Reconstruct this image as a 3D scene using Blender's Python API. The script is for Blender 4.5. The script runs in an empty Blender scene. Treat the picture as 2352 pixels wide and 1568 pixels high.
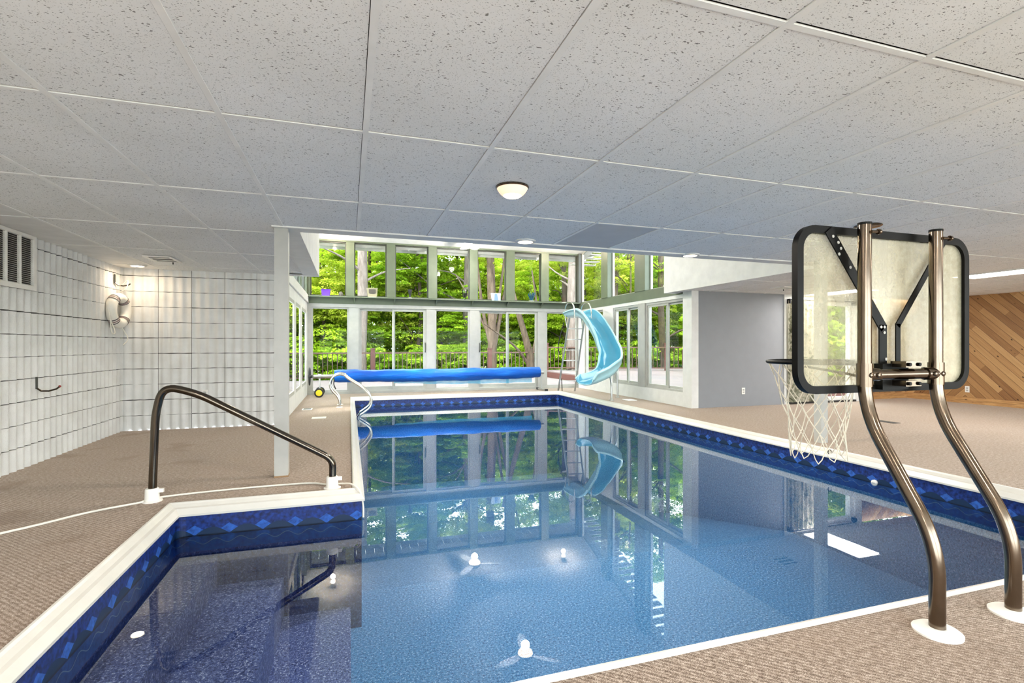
import bpy, math, random
from mathutils import Vector, Matrix
SC = bpy.context.scene
COL = SC.collection
PI = math.pi
RND = random.Random(7)

# ------------------------------------------------------------------ helpers
def lin(c):
    out = []
    for v in c[:3]:
        v = v / 255.0
        out.append(v / 12.92 if v <= 0.04045 else ((v + 0.055) / 1.055) ** 2.4)
    return (out[0], out[1], out[2], 1.0)

def origin(o):
    v = Vector((0, 0, 0))
    while o is not None:
        v += o.location
        o = o.parent
    return v

class MB:
    """collects geometry in world coordinates, builds ONE mesh object"""
    def __init__(self):
        self.v = []; self.f = []; self.mi = []; self.uv = {}; self.sm = []
    def add(self, vs, fs, mi=0, smooth=False, uvs=None):
        b = len(self.v)
        self.v += [tuple(p) for p in vs]
        for k, f in enumerate(fs):
            self.f.append(tuple(b + i for i in f)); self.mi.append(mi); self.sm.append(smooth)
            if uvs: self.uv[len(self.f) - 1] = uvs[k]
        return self
    def quad(self, a, b, c, d, mi=0, uv=None, smooth=False):
        return self.add([a, b, c, d], [(0, 1, 2, 3)], mi, smooth, [uv] if uv else None)
    def box(self, x0, x1, y0, y1, z0, z1, mi=0):
        x0, x1 = min(x0, x1), max(x0, x1); y0, y1 = min(y0, y1), max(y0, y1); z0, z1 = min(z0, z1), max(z0, z1)
        vs = [(x0,y0,z0),(x1,y0,z0),(x1,y1,z0),(x0,y1,z0),(x0,y0,z1),(x1,y0,z1),(x1,y1,z1),(x0,y1,z1)]
        return self.add(vs, [(0,3,2,1),(4,5,6,7),(0,1,5,4),(1,2,6,5),(2,3,7,6),(3,0,4,7)], mi)
    def obox(self, c, ax, ay, az, mi=0):
        """oriented box: centre and three half-axis vectors"""
        c = Vector(c); ax = Vector(ax); ay = Vector(ay); az = Vector(az)
        vs = []
        for k in (-1, 1):
            for (i, j) in ((-1,-1),(1,-1),(1,1),(-1,1)):
                vs.append(c + ax*i + ay*j + az*k)
        return self.add(vs, [(0,3,2,1),(4,5,6,7),(0,1,5,4),(1,2,6,5),(2,3,7,6),(3,0,4,7)], mi)
    def bar(self, a, b, w, h, mi=0, up=(0,0,1)):
        a = Vector(a); b = Vector(b); t = (b - a)
        L = t.length; t.normalize()
        u = Vector(up)
        if abs(t.dot(u)) > .99: u = Vector((0,1,0))
        r = t.cross(u).normalized(); u = r.cross(t).normalized()
        return self.obox((a+b)/2, t*(L/2), r*(w/2), u*(h/2), mi)
    def tube(self, pts, r, n=10, mi=0, closed=False, caps=True):
        pts = [Vector(p) for p in pts]; N = len(pts)
        rad = r if isinstance(r, (list, tuple)) else [r]*N
        tans = []
        for i in range(N):
            if closed: t = pts[(i+1) % N] - pts[i-1]
            else: t = pts[min(i+1, N-1)] - pts[max(i-1, 0)]
            if t.length < 1e-9: t = Vector((0,0,1))
            tans.append(t.normalized())
        u = Vector((0,0,1))
        if abs(tans[0].dot(u)) > .95: u = Vector((1,0,0))
        nrm = (u - tans[0]*u.dot(tans[0])).normalized()
        vs = []; fs = []
        for i in range(N):
            t = tans[i]
            nrm = (nrm - t*nrm.dot(t))
            if nrm.length < 1e-6: nrm = t.orthogonal()
            nrm.normalize(); bi = t.cross(nrm)
            for k in range(n):
                a = 2*PI*k/n
                vs.append(pts[i] + (nrm*math.cos(a) + bi*math.sin(a))*rad[i])
        M = N if closed else N-1
        for i in range(M):
            j = (i+1) % N
            for k in range(n):
                l = (k+1) % n
                fs.append((i*n+k, i*n+l, j*n+l, j*n+k))
        self.add(vs, fs, mi, True)
        if caps and not closed:
            self.add(vs[:n], [tuple(range(n-1,-1,-1))], mi); self.add(vs[-n:], [tuple(range(n))], mi)
        return self
    def lathe(self, prof, c=(0,0,0), n=28, mi=0, axis='Z', smooth=True):
        """prof: list of (radius, height)"""
        c = Vector(c); vs = []; fs = []
        for (r, h) in prof:
            for k in range(n):
                a = 2*PI*k/n; x, y = r*math.cos(a), r*math.sin(a)
                p = {'Z': (x, y, h), 'X': (h, x, y), 'Y': (y, h, x)}[axis]
                vs.append(c + Vector(p))
        for i in range(len(prof)-1):
            for k in range(n):
                l = (k+1) % n
                fs.append((i*n+k, i*n+l, (i+1)*n+l, (i+1)*n+k))
        self.add(vs, fs, mi, smooth)
        if prof[0][0] > 1e-5: self.add(vs[:n], [tuple(range(n-1,-1,-1))], mi)
        if prof[-1][0] > 1e-5: self.add(vs[-n:], [tuple(range(n))], mi)
        return self
    def sweep(self, sections, mi=0, closed_sec=True, smooth=True, caps=True):
        n = len(sections[0]); vs = [p for s in sections for p in s]; fs = []
        m = n if closed_sec else n-1
        for i in range(len(sections)-1):
            for k in range(m):
                l = (k+1) % n
                fs.append((i*n+k, i*n+l, (i+1)*n+l, (i+1)*n+k))
        self.add(vs, fs, mi, smooth)
        if caps and closed_sec:
            self.add(sections[0], [tuple(range(n-1,-1,-1))], mi); self.add(sections[-1], [tuple(range(n))], mi)
        return self
    def build(self, name, mats, parent=None, bevel=0.0, sharp=40):
        me = bpy.data.meshes.new(name)
        o0 = origin(parent) if parent else Vector((0,0,0))
        me.from_pydata([(p[0]-o0.x, p[1]-o0.y, p[2]-o0.z) for p in self.v], [], self.f)
        if not isinstance(mats, (list, tuple)): mats = [mats]
        for m in mats: me.materials.append(m)
        me.polygons.foreach_set('material_index', self.mi)
        me.polygons.foreach_set('use_smooth', self.sm)
        if self.uv:
            ul = me.uv_layers.new(name='UVMap')
            for p in me.polygons:
                u = self.uv.get(p.index)
                if u:
                    for k, li in enumerate(p.loop_indices): ul.data[li].uv = u[k]
        me.update()
        if any(self.sm): me.set_sharp_from_angle(angle=math.radians(sharp))
        o = bpy.data.objects.new(name, me); COL.objects.link(o)
        if parent is not None: o.parent = parent
        if bevel > 0:
            b = o.modifiers.new('bevel', 'BEVEL'); b.width = bevel; b.segments = 2; b.limit_method = 'ANGLE'
        return o

def tag(o, label=None, cat=None, group=None, kind=None):
    if label: o['label'] = label
    if cat: o['category'] = cat
    if group: o['group'] = group
    if kind: o['kind'] = kind
    return o
def thing(name, label, cat, loc, group=None, kind=None):
    o = bpy.data.objects.new(name, None); COL.objects.link(o); o.location = loc
    o.empty_display_size = .1
    return tag(o, label, cat, group, kind)
def struct(name, mb, mat, label=None, **k):
    return tag(mb.build(name, mat, **k), label, None, None, 'structure')
def catmull(P, n=8):
    P = [Vector(p) for p in P]; out = []
    for i in range(len(P)-1):
        p0 = P[max(i-1,0)]; p1 = P[i]; p2 = P[i+1]; p3 = P[min(i+2, len(P)-1)]
        for k in range(n):
            t = k/n
            out.append(.5*((2*p1)+(p2-p0)*t+(2*p0-5*p1+4*p2-p3)*t*t+(3*p1-p0-3*p2+p3)*t*t*t))
    out.append(P[-1]); return out
def roundpoly(P, r, n=7):
    """open polyline with rounded corners"""
    P = [Vector(p) for p in P]; out = [P[0]]
    for i in range(1, len(P)-1):
        a = (P[i-1]-P[i]); b = (P[i+1]-P[i]); rr = min(r if not isinstance(r,(list,tuple)) else r[i-1], a.length*.49, b.length*.49)
        p0 = P[i]+a.normalized()*rr; p1 = P[i]+b.normalized()*rr
        for k in range(n+1):
            t = k/n; out.append((1-t)**2*p0+2*t*(1-t)*P[i]+t*t*p1)
    out.append(P[-1]); return out

# ------------------------------------------------------------------ materials
class N:
    def __init__(self, name):
        self.m = bpy.data.materials.new(name); self.m.use_nodes = True
        self.t = self.m.node_tree; self.t.nodes.clear()
        self.out = self.t.nodes.new('ShaderNodeOutputMaterial')
    def n(self, typ, **kw):
        nd = self.t.nodes.new('ShaderNode'+typ)
        for k, v in kw.items():
            if k.startswith('i_'):
                key = k[2:]; key = int(key) if key.isdigit() else key.replace('_', ' ')
                nd.inputs[key].default_value = v
            else: setattr(nd, k, v)
        return nd
    def l(self, a, b): self.t.links.new(a, b); return self
    def math(self, op, a, b=None, c=None):
        nd = self.n('Math', operation=op)
        for i, v in enumerate((a, b, c)):
            if v is None: continue
            if isinstance(v, (int, float)): nd.inputs[i].default_value = v
            else: self.l(v, nd.inputs[i])
        return nd.outputs[0]
    def mix(self, fac, a, b, blend='MIX'):
        nd = self.n('MixRGB', blend_type=blend)
        for i, v in enumerate((fac, a, b)):
            if isinstance(v, (int, float)): nd.inputs[i].default_value = v
            elif isinstance(v, tuple): nd.inputs[i].default_value = v
            else: self.l(v, nd.inputs[i])
        return nd.outputs[0]
    def ramp(self, fac, stops, interp='LINEAR'):
        nd = self.n('ValToRGB'); r = nd.color_ramp; r.interpolation = interp
        while len(r.elements) < len(stops): r.elements.new(.5)
        for e, (p, c) in zip(r.elements, stops): e.position = p; e.color = c
        self.l(fac, nd.inputs[0]); return nd.outputs[0]
    def obj(self, scale=(1,1,1), rot=(0,0,0)):
        tc = self.n('TexCoord'); mp = self.n('Mapping'); mp.inputs['Scale'].default_value = scale; mp.inputs['Rotation'].default_value = rot
        self.l(tc.outputs['Object'], mp.inputs[0]); return mp.outputs[0]
    def geo(self, scale=(1,1,1), rot=(0,0,0)):
        g = self.n('NewGeometry'); mp = self.n('Mapping'); mp.inputs['Scale'].default_value = scale; mp.inputs['Rotation'].default_value = rot
        self.l(g.outputs['Position'], mp.inputs[0]); return mp.outputs[0]
    def noise(self, vec, scale, detail=3, rough=.55, dist=0):
        nd = self.n('TexNoise'); nd.inputs['Scale'].default_value = scale; nd.inputs['Detail'].default_value = detail
        nd.inputs['Roughness'].default_value = rough; nd.inputs['Distortion'].default_value = dist
        self.l(vec, nd.inputs['Vector']); return nd.outputs['Fac']
    def voro(self, vec, scale, out='Distance', feature='F1'):
        nd = self.n('TexVoronoi', feature=feature); nd.inputs['Scale'].default_value = scale
        self.l(vec, nd.inputs['Vector']); return nd.outputs[out]
    def pbr(self, color, rough=.5, metal=0.0, spec=.5, bump=None, bstr=.3, bdist=.01, **kw):
        p = self.n('BsdfPrincipled')
        if isinstance(color, tuple): p.inputs['Base Color'].default_value = color
        else: self.l(color, p.inputs['Base Color'])
        if isinstance(rough, (int, float)): p.inputs['Roughness'].default_value = rough
        else: self.l(rough, p.inputs['Roughness'])
        p.inputs['Metallic'].default_value = metal; p.inputs['Specular IOR Level'].default_value = spec
        for k, v in kw.items(): p.inputs[k.replace('_', ' ')].default_value = v
        if bump is not None:
            b = self.n('Bump'); b.inputs['Strength'].default_value = bstr; b.inputs['Distance'].default_value = bdist
            self.l(bump, b.inputs['Height']); self.l(b.outputs[0], p.inputs['Normal'])
        return p.outputs[0]
    def done(self, sh): self.l(sh, self.out.inputs[0]); return self.m

def simple(name, c, rough=.5, metal=0., var=.06, scale=6, spec=.5, bump=0.0, bscale=80, **kw):
    w = N(name); v = w.obj(); f = w.noise(v, scale, 4)
    c1 = lin(c); c0 = tuple(x*(1-var) for x in c1[:3])+(1.,); c2 = tuple(min(1., x*(1+var)) for x in c1[:3])+(1.,)
    col = w.ramp(f, [(.3, c0), (.7, c2)])
    bn = w.noise(v, bscale, 3) if bump else None
    return w.done(w.pbr(col, rough, metal, spec, bn, bump, .004, **kw))

M = {}
M['white'] = simple('white_paint', (222,221,217), .5)
M['drywall'] = simple('white_drywall', (232,231,228), .7, bump=.1)
M['grid'] = simple('grid_white', (240,239,235), .45)
M['vinyl'] = simple('vinyl_coping', (206,203,195), .28, var=.05)
M['frame_white'] = simple('window_white', (174,173,167), .45, var=.07)
M['frame_grey'] = simple('window_grey', (176,176,168), .4, var=.08)
M['green'] = simple('sage_green_paint', (98,108,88), .45, var=.10, scale=5)
M['shelf_green'] = simple('shelf_green', (112,122,102), .5, var=.08)
M['alu_dark'] = simple('dark_sash', (70,72,66), .4)
M['grey_wall'] = simple('grey_wall_paint', (138,140,144), .6, var=.03)
M['black'] = simple('black_powder_coat', (10,10,9), .45, var=.2, spec=.14)
M['rubber'] = simple('black_rubber', (32,32,32), .6)
M['steel'] = simple('stainless_tube', (100,92,82), .15, 1.0, var=.10, scale=20)
M['bronze'] = simple('bronzed_tube', (112,99,86), .18, 1.0, var=.15, scale=14)
M['chrome'] = simple('bright_tube', (190,188,182), .2, 1.0)
M['alu'] = simple('aluminium', (186,186,184), .35, .9)
M['plastic_white'] = simple('white_plastic', (236,233,226), .35)
M['yellow'] = simple('yellow_hub', (240,214,30), .4)
M['slide'] = simple('turquoise_fibreglass', (172,216,223), .16, var=.05, scale=3)
M['slide_in'] = simple('turquoise_fibreglass_bed', (88,166,194), .14, var=.07, scale=3)
M['rope_white'] = simple('white_cord', (226,222,210), .8)
M['net'] = simple('white_net', (212,204,186), .8, var=.12, scale=30)
M['ring'] = simple('life_ring_white', (238,234,224), .55)
M['band'] = simple('grey_band', (78,72,74), .6)
M['band2'] = simple('maroon_band', (140,110,110), .6)
M['void'] = simple('dark_plenum', (40,38,36), .9)
M['joint'] = simple('shaded_joint', (72,70,67), .9)  # mortar backing, darkened to carry the shade of the recess
M['slot'] = simple('dark_slot', (48,46,42), .8)
M['dark_trim'] = simple('dark_track', (52,50,48), .6)
M['purple'] = simple('purple_glass', (96,40,176), .15)
M['grey_stone'] = simple('grey_stone', (96,92,86), .7)
M['tan_frame'] = simple('tan_wood', (150,146,122), .6)
M['vase'] = simple('dark_vase', (46,46,48), .3)
M['coral'] = simple('teal_coral', (10,74,96), .5)
M['bluewhite'] = simple('pale_blue_china', (178,196,212), .3)
M['bean'] = simple('coffee_bean', (66,56,44), .8, var=.3, scale=60)
M['deck'] = simple('weathered_deck', (104,92,91), .75, var=.12, scale=3)
M['redwood'] = simple('red_brown_stain', (78,44,38), .7, var=.12)
M['rail'] = simple('brown_rail', (78,54,44), .6, var=.1)
M['rail_iron'] = simple('brown_baluster', (66,48,38), .6, var=.1)
M['forest'] = simple('forest_floor', (92,104,52), .95, var=.3, scale=1.5)
M['patio'] = simple('pale_bounce_ground', (200,196,188), .9, var=.1)  # added bounce ground, out of view

def mk_tile():
    w = N('acoustic_tile'); v = w.geo()
    d1 = w.noise(v, 35, 2)
    vv = w.n('VectorMath', operation='MULTIPLY_ADD'); w.l(v, vv.inputs[0]); vv.inputs[1].default_value = (1, 1.7, 1)
    nz = w.n('TexNoise'); nz.inputs['Scale'].default_value = 60; w.l(v, nz.inputs['Vector'])
    sc = w.n('VectorMath', operation='SCALE'); w.l(nz.outputs['Color'], sc.inputs[0]); sc.inputs['Scale'].default_value = .02
    w.l(sc.outputs[0], vv.inputs[2])
    a = w.voro(vv.outputs[0], 62); b = w.voro(vv.outputs[0], 120)
    big = w.math('LESS_THAN', a, w.math('MULTIPLY', w.math('SUBTRACT', d1, .34), .95))
    sml = w.math('LESS_THAN', b, w.math('MULTIPLY', w.noise(v, 90, 2), .42))
    mk = w.math('MAXIMUM', w.math('MULTIPLY', big, .8), w.math('MULTIPLY', sml, .5))
    dirt = w.noise(v, 1.3, 4)
    base = w.ramp(dirt, [(.35, lin((236,236,233))), (.65, lin((244,244,242)))])
    col = w.mix(mk, base, lin((92,89,84)))
    h = w.math('SUBTRACT', 1.0, mk)
    return w.done(w.pbr(col, .9, 0, .2, h, .4, .002))
M['tile'] = mk_tile()
M['tile2'] = simple('plain_grey_tile', (204,203,202), .9, var=.03)

def mk_carpet():
    w = N('ribbed_carpet'); v = w.geo()
    fine = w.noise(v, 260, 2, .7); mid = w.noise(v, 45, 3, .6); big = w.noise(v, 1.1, 4, .6); stain = w.noise(v, 2.1, 3, .5)
    wv = w.n('TexWave', wave_type='BANDS', bands_direction='DIAGONAL'); wv.inputs['Scale'].default_value = 24; wv.inputs['Distortion'].default_value = 2.0
    wv.inputs['Detail'].default_value = 1.0; wv.inputs['Detail Scale'].default_value = 2.0; w.l(v, wv.inputs['Vector'])
    mixn = w.math('ADD', w.math('MULTIPLY', fine, .60), w.math('ADD', w.math('MULTIPLY', mid, .28), w.math('MULTIPLY', wv.outputs['Fac'], .07)))
    col = w.ramp(mixn, [(.39, lin((80,66,56))), (.5, lin((147,132,120))), (.61, lin((204,191,180)))])
    col = w.mix(w.math('MULTIPLY', w.ramp(big, [(.42, (0,0,0,1)), (.72, (1,1,1,1))]), .28), col, lin((130,108,90)))
    # dark foot-traffic stains by the left wall
    sx = w.n('SeparateXYZ'); w.l(v, sx.inputs[0])
    msk = w.math('MULTIPLY', w.math('LESS_THAN', sx.outputs[0], -1.3), w.ramp(stain, [(.58, (0,0,0,1)), (.68, (1,1,1,1))]))
    col = w.mix(w.math('MULTIPLY', msk, .45), col, lin((84,62,44)))
    return w.done(w.pbr(col, .95, 0, .1, mixn, .5, .005, Sheen_Weight=.40, Sheen_Roughness=.35, Sheen_Tint=lin((255,232,212))))
M['carpet'] = mk_carpet()

def mk_block():
    w = N('painted_block'); v = w.geo(); f = w.noise(v, 4, 4); g = w.noise(v, 130, 3, .7)
    col = w.ramp(f, [(.3, lin((214,213,209))), (.7, lin((230,230,227)))])
    return w.done(w.pbr(col, .65, 0, .3, g, .5, .006))
M['block'] = mk_block()

def mk_liner(name, base, spots, darks, band=True):
    w = N(name); v = w.geo()
    g1 = w.noise(v, 62, 2, .75); g2 = w.noise(v, 150, 1, .6)
    gr = w.math('ADD', w.math('MULTIPLY', g1, .6), w.math('MULTIPLY', g2, .4))
    col = w.ramp(gr, [(.40, lin(darks)), (.49, lin(base)), (.55, lin(base)), (.63, lin(spots))])
    if band:
        tc = w.n('TexCoord'); s = w.n('SeparateXYZ'); w.l(tc.outputs['UV'], s.inputs[0])
        u, z = s.outputs[0], s.outputs[1]
        n1 = w.noise(v, 38, 3)
        navy = w.ramp(n1, [(.35, lin((5,18,66))), (.7, lin((24,58,138)))])
        blue = w.ramp(n1, [(.3, lin((18,70,140))), (.7, lin((36,104,182)))])
        # scallops and triangles
        tri = w.math('MULTIPLY', w.math('ABSOLUTE', w.math('SUBTRACT', w.math('FRACT', w.math('DIVIDE', u, .21)), .5)), 2.0)
        sc2 = w.math('SINE', w.math('MULTIPLY', w.math('FRACT', w.math('DIVIDE', u, .21)), PI))
        hh = w.math('SUBTRACT', z, -.205)     # height over the lower edge of the motif
        light = w.math('LESS_THAN', hh, w.math('MULTIPLY', tri, .070))
        teal = w.math('LESS_THAN', hh, w.math('MULTIPLY', sc2, .050))
        top = w.mix(w.math('MULTIPLY', light, w.ramp(n1, [(.3, (.35,.35,.35,1)), (.7, (1,1,1,1))])), navy, lin((48,100,188)))
        top = w.mix(teal, top, lin((12,38,70)))
        inm = w.math('GREATER_THAN', z, -.207)
        line = w.math('MULTIPLY', w.math('GREATER_THAN', z, -.212), w.math('LESS_THAN', z, -.204))
        bandc = w.mix(inm, blue, top)
        bandc = w.mix(line, bandc, lin((6,14,50)))
        wl = w.math('LESS_THAN', w.math('ABSOLUTE', w.math('SUBTRACT', w.math('ADD', z, .25), w.math('MULTIPLY', w.math('SINE', w.math('MULTIPLY', u, 42.0)), .016))), .0025)
        bandc = w.mix(w.math('MULTIPLY', wl, .6), bandc, lin((150,190,200)))
        col = w.mix(w.math('GREATER_THAN', z, -.31), col, bandc)
    return w.done(w.pbr(col, .4, 0, .4))
M['liner_wall'] = mk_liner('pool_liner_wall', (104,166,212), (190,218,240), (50,100,156))
M['liner_floor'] = mk_liner('pool_liner_floor', (92,156,208), (210,232,246), (34,84,140), False)
M['liner_step_shaded'] = mk_liner('pool_step_liner_shaded', (104,118,178), (236,240,250), (40,48,98), False)  # same liner; the bay's shade is put into this dimmer purple tone
M['liner_bay_shaded'] = mk_liner('pool_bay_wall_shaded', (58,76,140), (130,142,190), (28,38,82))  # liner copy for the bay, its shade mixed into the darker colour

def mk_water():
    w = N('pool_water'); lw = w.n('Fresnel'); lw.inputs['IOR'].default_value = 1.42
    v = w.geo((1, 1, 1)); nz = w.noise(v, 1.6, 2); b = w.n('Bump'); b.inputs['Strength'].default_value = .02; b.inputs['Distance'].default_value = .02
    w.l(nz, b.inputs['Height']); w.l(b.outputs[0], lw.inputs['Normal'])
    tr = w.n('BsdfTransparent'); tr.inputs[0].default_value = (.83, .92, .985, 1)
    gl = w.n('BsdfGlossy'); gl.inputs['Roughness'].default_value = .0; gl.inputs[0].default_value = (.95, .98, 1, 1); w.l(b.outputs[0], gl.inputs['Normal'])
    mx = w.n('MixShader'); w.l(lw.outputs[0], mx.inputs[0]); w.l(tr.outputs[0], mx.inputs[1]); w.l(gl.outputs[0], mx.inputs[2])
    return w.done(mx.outputs[0])
M['water'] = mk_water()

def mk_glass(name, tint=(.96,.98,.97,1), k=1.0):
    w = N(name); f = w.n('Fresnel'); f.inputs['IOR'].default_value = 1.45
    tr = w.n('BsdfTransparent'); tr.inputs[0].default_value = tint
    gl = w.n('BsdfGlossy'); gl.inputs['Roughness'].default_value = .01
    mx = w.n('MixShader'); w.l(w.math('MULTIPLY', f.outputs[0], k), mx.inputs[0]); w.l(tr.outputs[0], mx.inputs[1]); w.l(gl.outputs[0], mx.inputs[2])
    return w.done(mx.outputs[0])
M['glass'] = mk_glass('window_glass', k=.08)
M['clear'] = mk_glass('clear_glass', (.9,.93,.92,1), 1.0)

def mk_acrylic():
    w = N('dirty_acrylic'); v = w.geo()
    a = w.noise(v, 5, 5, .65); b = w.noise(v, 60, 3, .7); sx = w.n('SeparateXYZ'); w.l(v, sx.inputs[0])
    st = w.noise(w.geo((9, 9, .6)), 3, 3)
    dust = w.math('ADD', w.math('MULTIPLY', a, .5), w.math('ADD', w.math('MULTIPLY', b, .25), w.math('MULTIPLY', st, .25)))
    grad = w.n('MapRange'); w.l(sx.outputs[0], grad.inputs[0]); grad.inputs[1].default_value = 1.8; grad.inputs[2].default_value = 2.9; grad.inputs[3].default_value = .22; grad.inputs[4].default_value = .46
    fac = w.math('ADD', grad.outputs[0], w.math('MULTIPLY', w.math('SUBTRACT', dust, .5), .9))
    fac = w.math('MAXIMUM', w.math('MINIMUM', fac, .9), .2)
    spk = w.math('LESS_THAN', w.voro(v, 60), w.math('MULTIPLY', w.math('SUBTRACT', a, .4), .7))
    col = w.ramp(dust, [(.35, lin((206,198,170))), (.65, lin((234,228,204)))])
    col = w.mix(w.math('MULTIPLY', spk, .5), col, lin((238,234,216)))
    df = w.n('BsdfDiffuse'); w.l(col, df.inputs[0]); tl = w.n('BsdfTranslucent'); w.l(col, tl.inputs[0])
    ad = w.n('MixShader'); ad.inputs[0].default_value = .5; w.l(df.outputs[0], ad.inputs[1]); w.l(tl.outputs[0], ad.inputs[2])
    tr = w.n('BsdfTransparent'); tr.inputs[0].default_value = (.97,.96,.90,1)
    mx = w.n('MixShader'); w.l(fac, mx.inputs[0]); w.l(tr.outputs[0], mx.inputs[1]); w.l(ad.outputs[0], mx.inputs[2])
    gl = w.n('BsdfGlossy'); gl.inputs['Roughness'].default_value = .3; fr = w.n('Fresnel'); fr.inputs[0].default_value = 1.25
    m2 = w.n('MixShader'); w.l(w.math('MULTIPLY', fr.outputs[0], .3), m2.inputs[0]); w.l(mx.outputs[0], m2.inputs[1]); w.l(gl.outputs[0], m2.inputs[2])
    return w.done(m2.outputs[0])
M['acrylic'] = mk_acrylic()

def mk_planks():
    """diagonal knotty cedar boards; UV.x along the wall, UV.y height"""
    w = N('diagonal_cedar'); tc = w.n('TexCoord'); s = w.n('SeparateXYZ'); w.l(tc.outputs['UV'], s.inputs[0])
    x = w.math('ABSOLUTE', s.outputs[0]); z = s.outputs[1]
    a = w.math('DIVIDE', w.math('ADD', x, z), math.sqrt(2)); al = w.math('DIVIDE', w.math('SUBTRACT', x, z), math.sqrt(2))
    q = w.math('DIVIDE', a, .105); idx = w.math('FLOOR', q); fr = w.math('FRACT', q)
    cv = w.n('CombineXYZ'); w.l(idx, cv.inputs[0]); w.l(w.math('FLOOR', w.math('ADD', w.math('DIVIDE', al, 1.3), w.math('MULTIPLY', idx, .37))), cv.inputs[1])
    wn = w.n('TexWhiteNoise', noise_dimensions='3D'); w.l(cv.outputs[0], wn.inputs[0])
    gv = w.n('CombineXYZ'); w.l(w.math('MULTIPLY', al, 1.2), gv.inputs[0]); w.l(w.math('MULTIPLY', a, 26), gv.inputs[1]); w.l(idx, gv.inputs[2])
    grain = w.noise(gv.outputs[0], 2.2, 4, .6, .6)
    kv = w.n('CombineXYZ'); w.l(w.math('MULTIPLY', al, 3.4), kv.inputs[0]); w.l(w.math('MULTIPLY', a, 5.5), kv.inputs[1])
    kn = w.voro(kv.outputs[0], 1.7)
    t = w.math('ADD', w.math('MULTIPLY', wn.outputs['Value'], .55), w.math('MULTIPLY', grain, .45))
    col = w.ramp(t, [(.15, lin((126,86,52))), (.5, lin((170,128,82))), (.85, lin((204,166,116)))])
    col = w.mix(w.ramp(kn, [(.05, (1,1,1,1)), (.13, (0,0,0,1))]), col, lin((58,34,18)))
    gap = w.math('GREATER_THAN', w.math('ABSOLUTE', w.math('SUBTRACT', fr, .5)), .47)
    col = w.mix(w.math('MULTIPLY', gap, .75), col, lin((52,32,18)))
    return w.done(w.pbr(col, .5, 0, .35, fr, .1, .004))
M['cedar'] = mk_planks()
def mk_base():
    w = N('cedar_base_boards'); tc = w.n('TexCoord'); s = w.n('SeparateXYZ'); w.l(tc.outputs['Object'], s.inputs[0])
    v = w.obj((1.5, 1.5, 14)); g = w.noise(v, 3, 4, .6, .5)
    col = w.ramp(g, [(.3, lin((150,104,60))), (.7, lin((206,160,104)))])
    kn = w.voro(w.obj((3, 3, 8)), 1.6); col = w.mix(w.ramp(kn, [(.06, (1,1,1,1)), (.14, (0,0,0,1))]), col, lin((70,42,22)))
    return w.done(w.pbr(col, .5))
M['cedar_base'] = mk_base()

def mk_curtain():
    w = N('floral_curtain'); v = w.obj((1,1,.8)); a = w.noise(v, 9, 4, .6, 1.2); b = w.noise(v, 22, 3, .6, .8)
    col = w.ramp(a, [(.46, lin((206,200,184))), (.54, lin((160,160,140))), (.64, lin((98,100,82)))])
    col = w.mix(w.ramp(b, [(.60, (0,0,0,1)), (.68, (.7,.7,.7,1))]), col, lin((120,104,72)))
    df = w.n('BsdfDiffuse'); w.l(col, df.inputs[0]); tl = w.n('BsdfTranslucent'); w.l(col, tl.inputs[0])
    mx = w.n('MixShader'); mx.inputs[0].default_value = .35; w.l(df.outputs[0], mx.inputs[1]); w.l(tl.outputs[0], mx.inputs[2])
    return w.done(mx.outputs[0])
M['curtain'] = mk_curtain()

def mk_cover():
    w = N('bubble_cover'); v = w.geo(); f = w.noise(w.geo((1, 6, 6)), 1.2, 4)
    col = w.ramp(f, [(.3, lin((0,72,168))), (.6, lin((2,100,204))), (.8, lin((26,134,224)))])
    bb = w.noise(w.geo((1.0, 4, 4)), 2.6, 4)
    return w.done(w.pbr(col, .38, 0, .35, bb, .5, .05))
M['cover'] = mk_cover()
def mk_flap():
    w = N('bubble_cover_flap'); f = w.noise(w.geo((2, 2, 2)), 3, 3)
    col = w.ramp(f, [(.3, lin((70,180,236))), (.7, lin((120,206,244)))])
    df = w.n('BsdfDiffuse'); w.l(col, df.inputs[0]); tl = w.n('BsdfTranslucent'); w.l(col, tl.inputs[0]); tr = w.n('BsdfTransparent')
    m1 = w.n('MixShader'); m1.inputs[0].default_value = .5; w.l(df.outputs[0], m1.inputs[1]); w.l(tl.outputs[0], m1.inputs[2])
    m2 = w.n('MixShader'); m2.inputs[0].default_value = .25; w.l(m1.outputs[0], m2.inputs[1]); w.l(tr.outputs[0], m2.inputs[2])
    return w.done(m2.outputs[0])
M['flap'] = mk_flap()

def mk_leaf(name, c0, c1, c2):
    w = N(name); at = w.n('Attribute', attribute_name='tone'); 
    col = w.ramp(at.outputs['Fac'], [(0., lin(c0)), (.5, lin(c1)), (1., lin(c2))])
    df = w.n('BsdfDiffuse'); w.l(col, df.inputs[0]); tl = w.n('BsdfTranslucent'); w.l(col, tl.inputs[0])
    mx = w.n('MixShader'); mx.inputs[0].default_value = .5; w.l(df.outputs[0], mx.inputs[1]); w.l(tl.outputs[0], mx.inputs[2])
    return w.done(mx.outputs[0])
M['leaf_a'] = mk_leaf('maple_leaves', (104,136,22), (148,178,40), (190,206,72))
M['leaf_b'] = mk_leaf('hemlock_sprays', (98,136,26), (140,174,42), (178,202,68))
M['leaf_c'] = mk_leaf('pale_new_leaves', (138,164,40), (180,194,64), (210,212,100))
def mk_bark(name, c0, c1):
    w = N(name); f = w.noise(w.obj((1, 1, .25)), 9, 5, .7); g = w.noise(w.obj((1, 1, .3)), 30, 3)
    col = w.ramp(f, [(.3, lin(c0)), (.7, lin(c1))]); return w.done(w.pbr(col, .95, 0, .1, g, .7, .03))
M['bark_pale'] = mk_bark('pale_bark', (84,76,70), (124,114,108))
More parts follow.
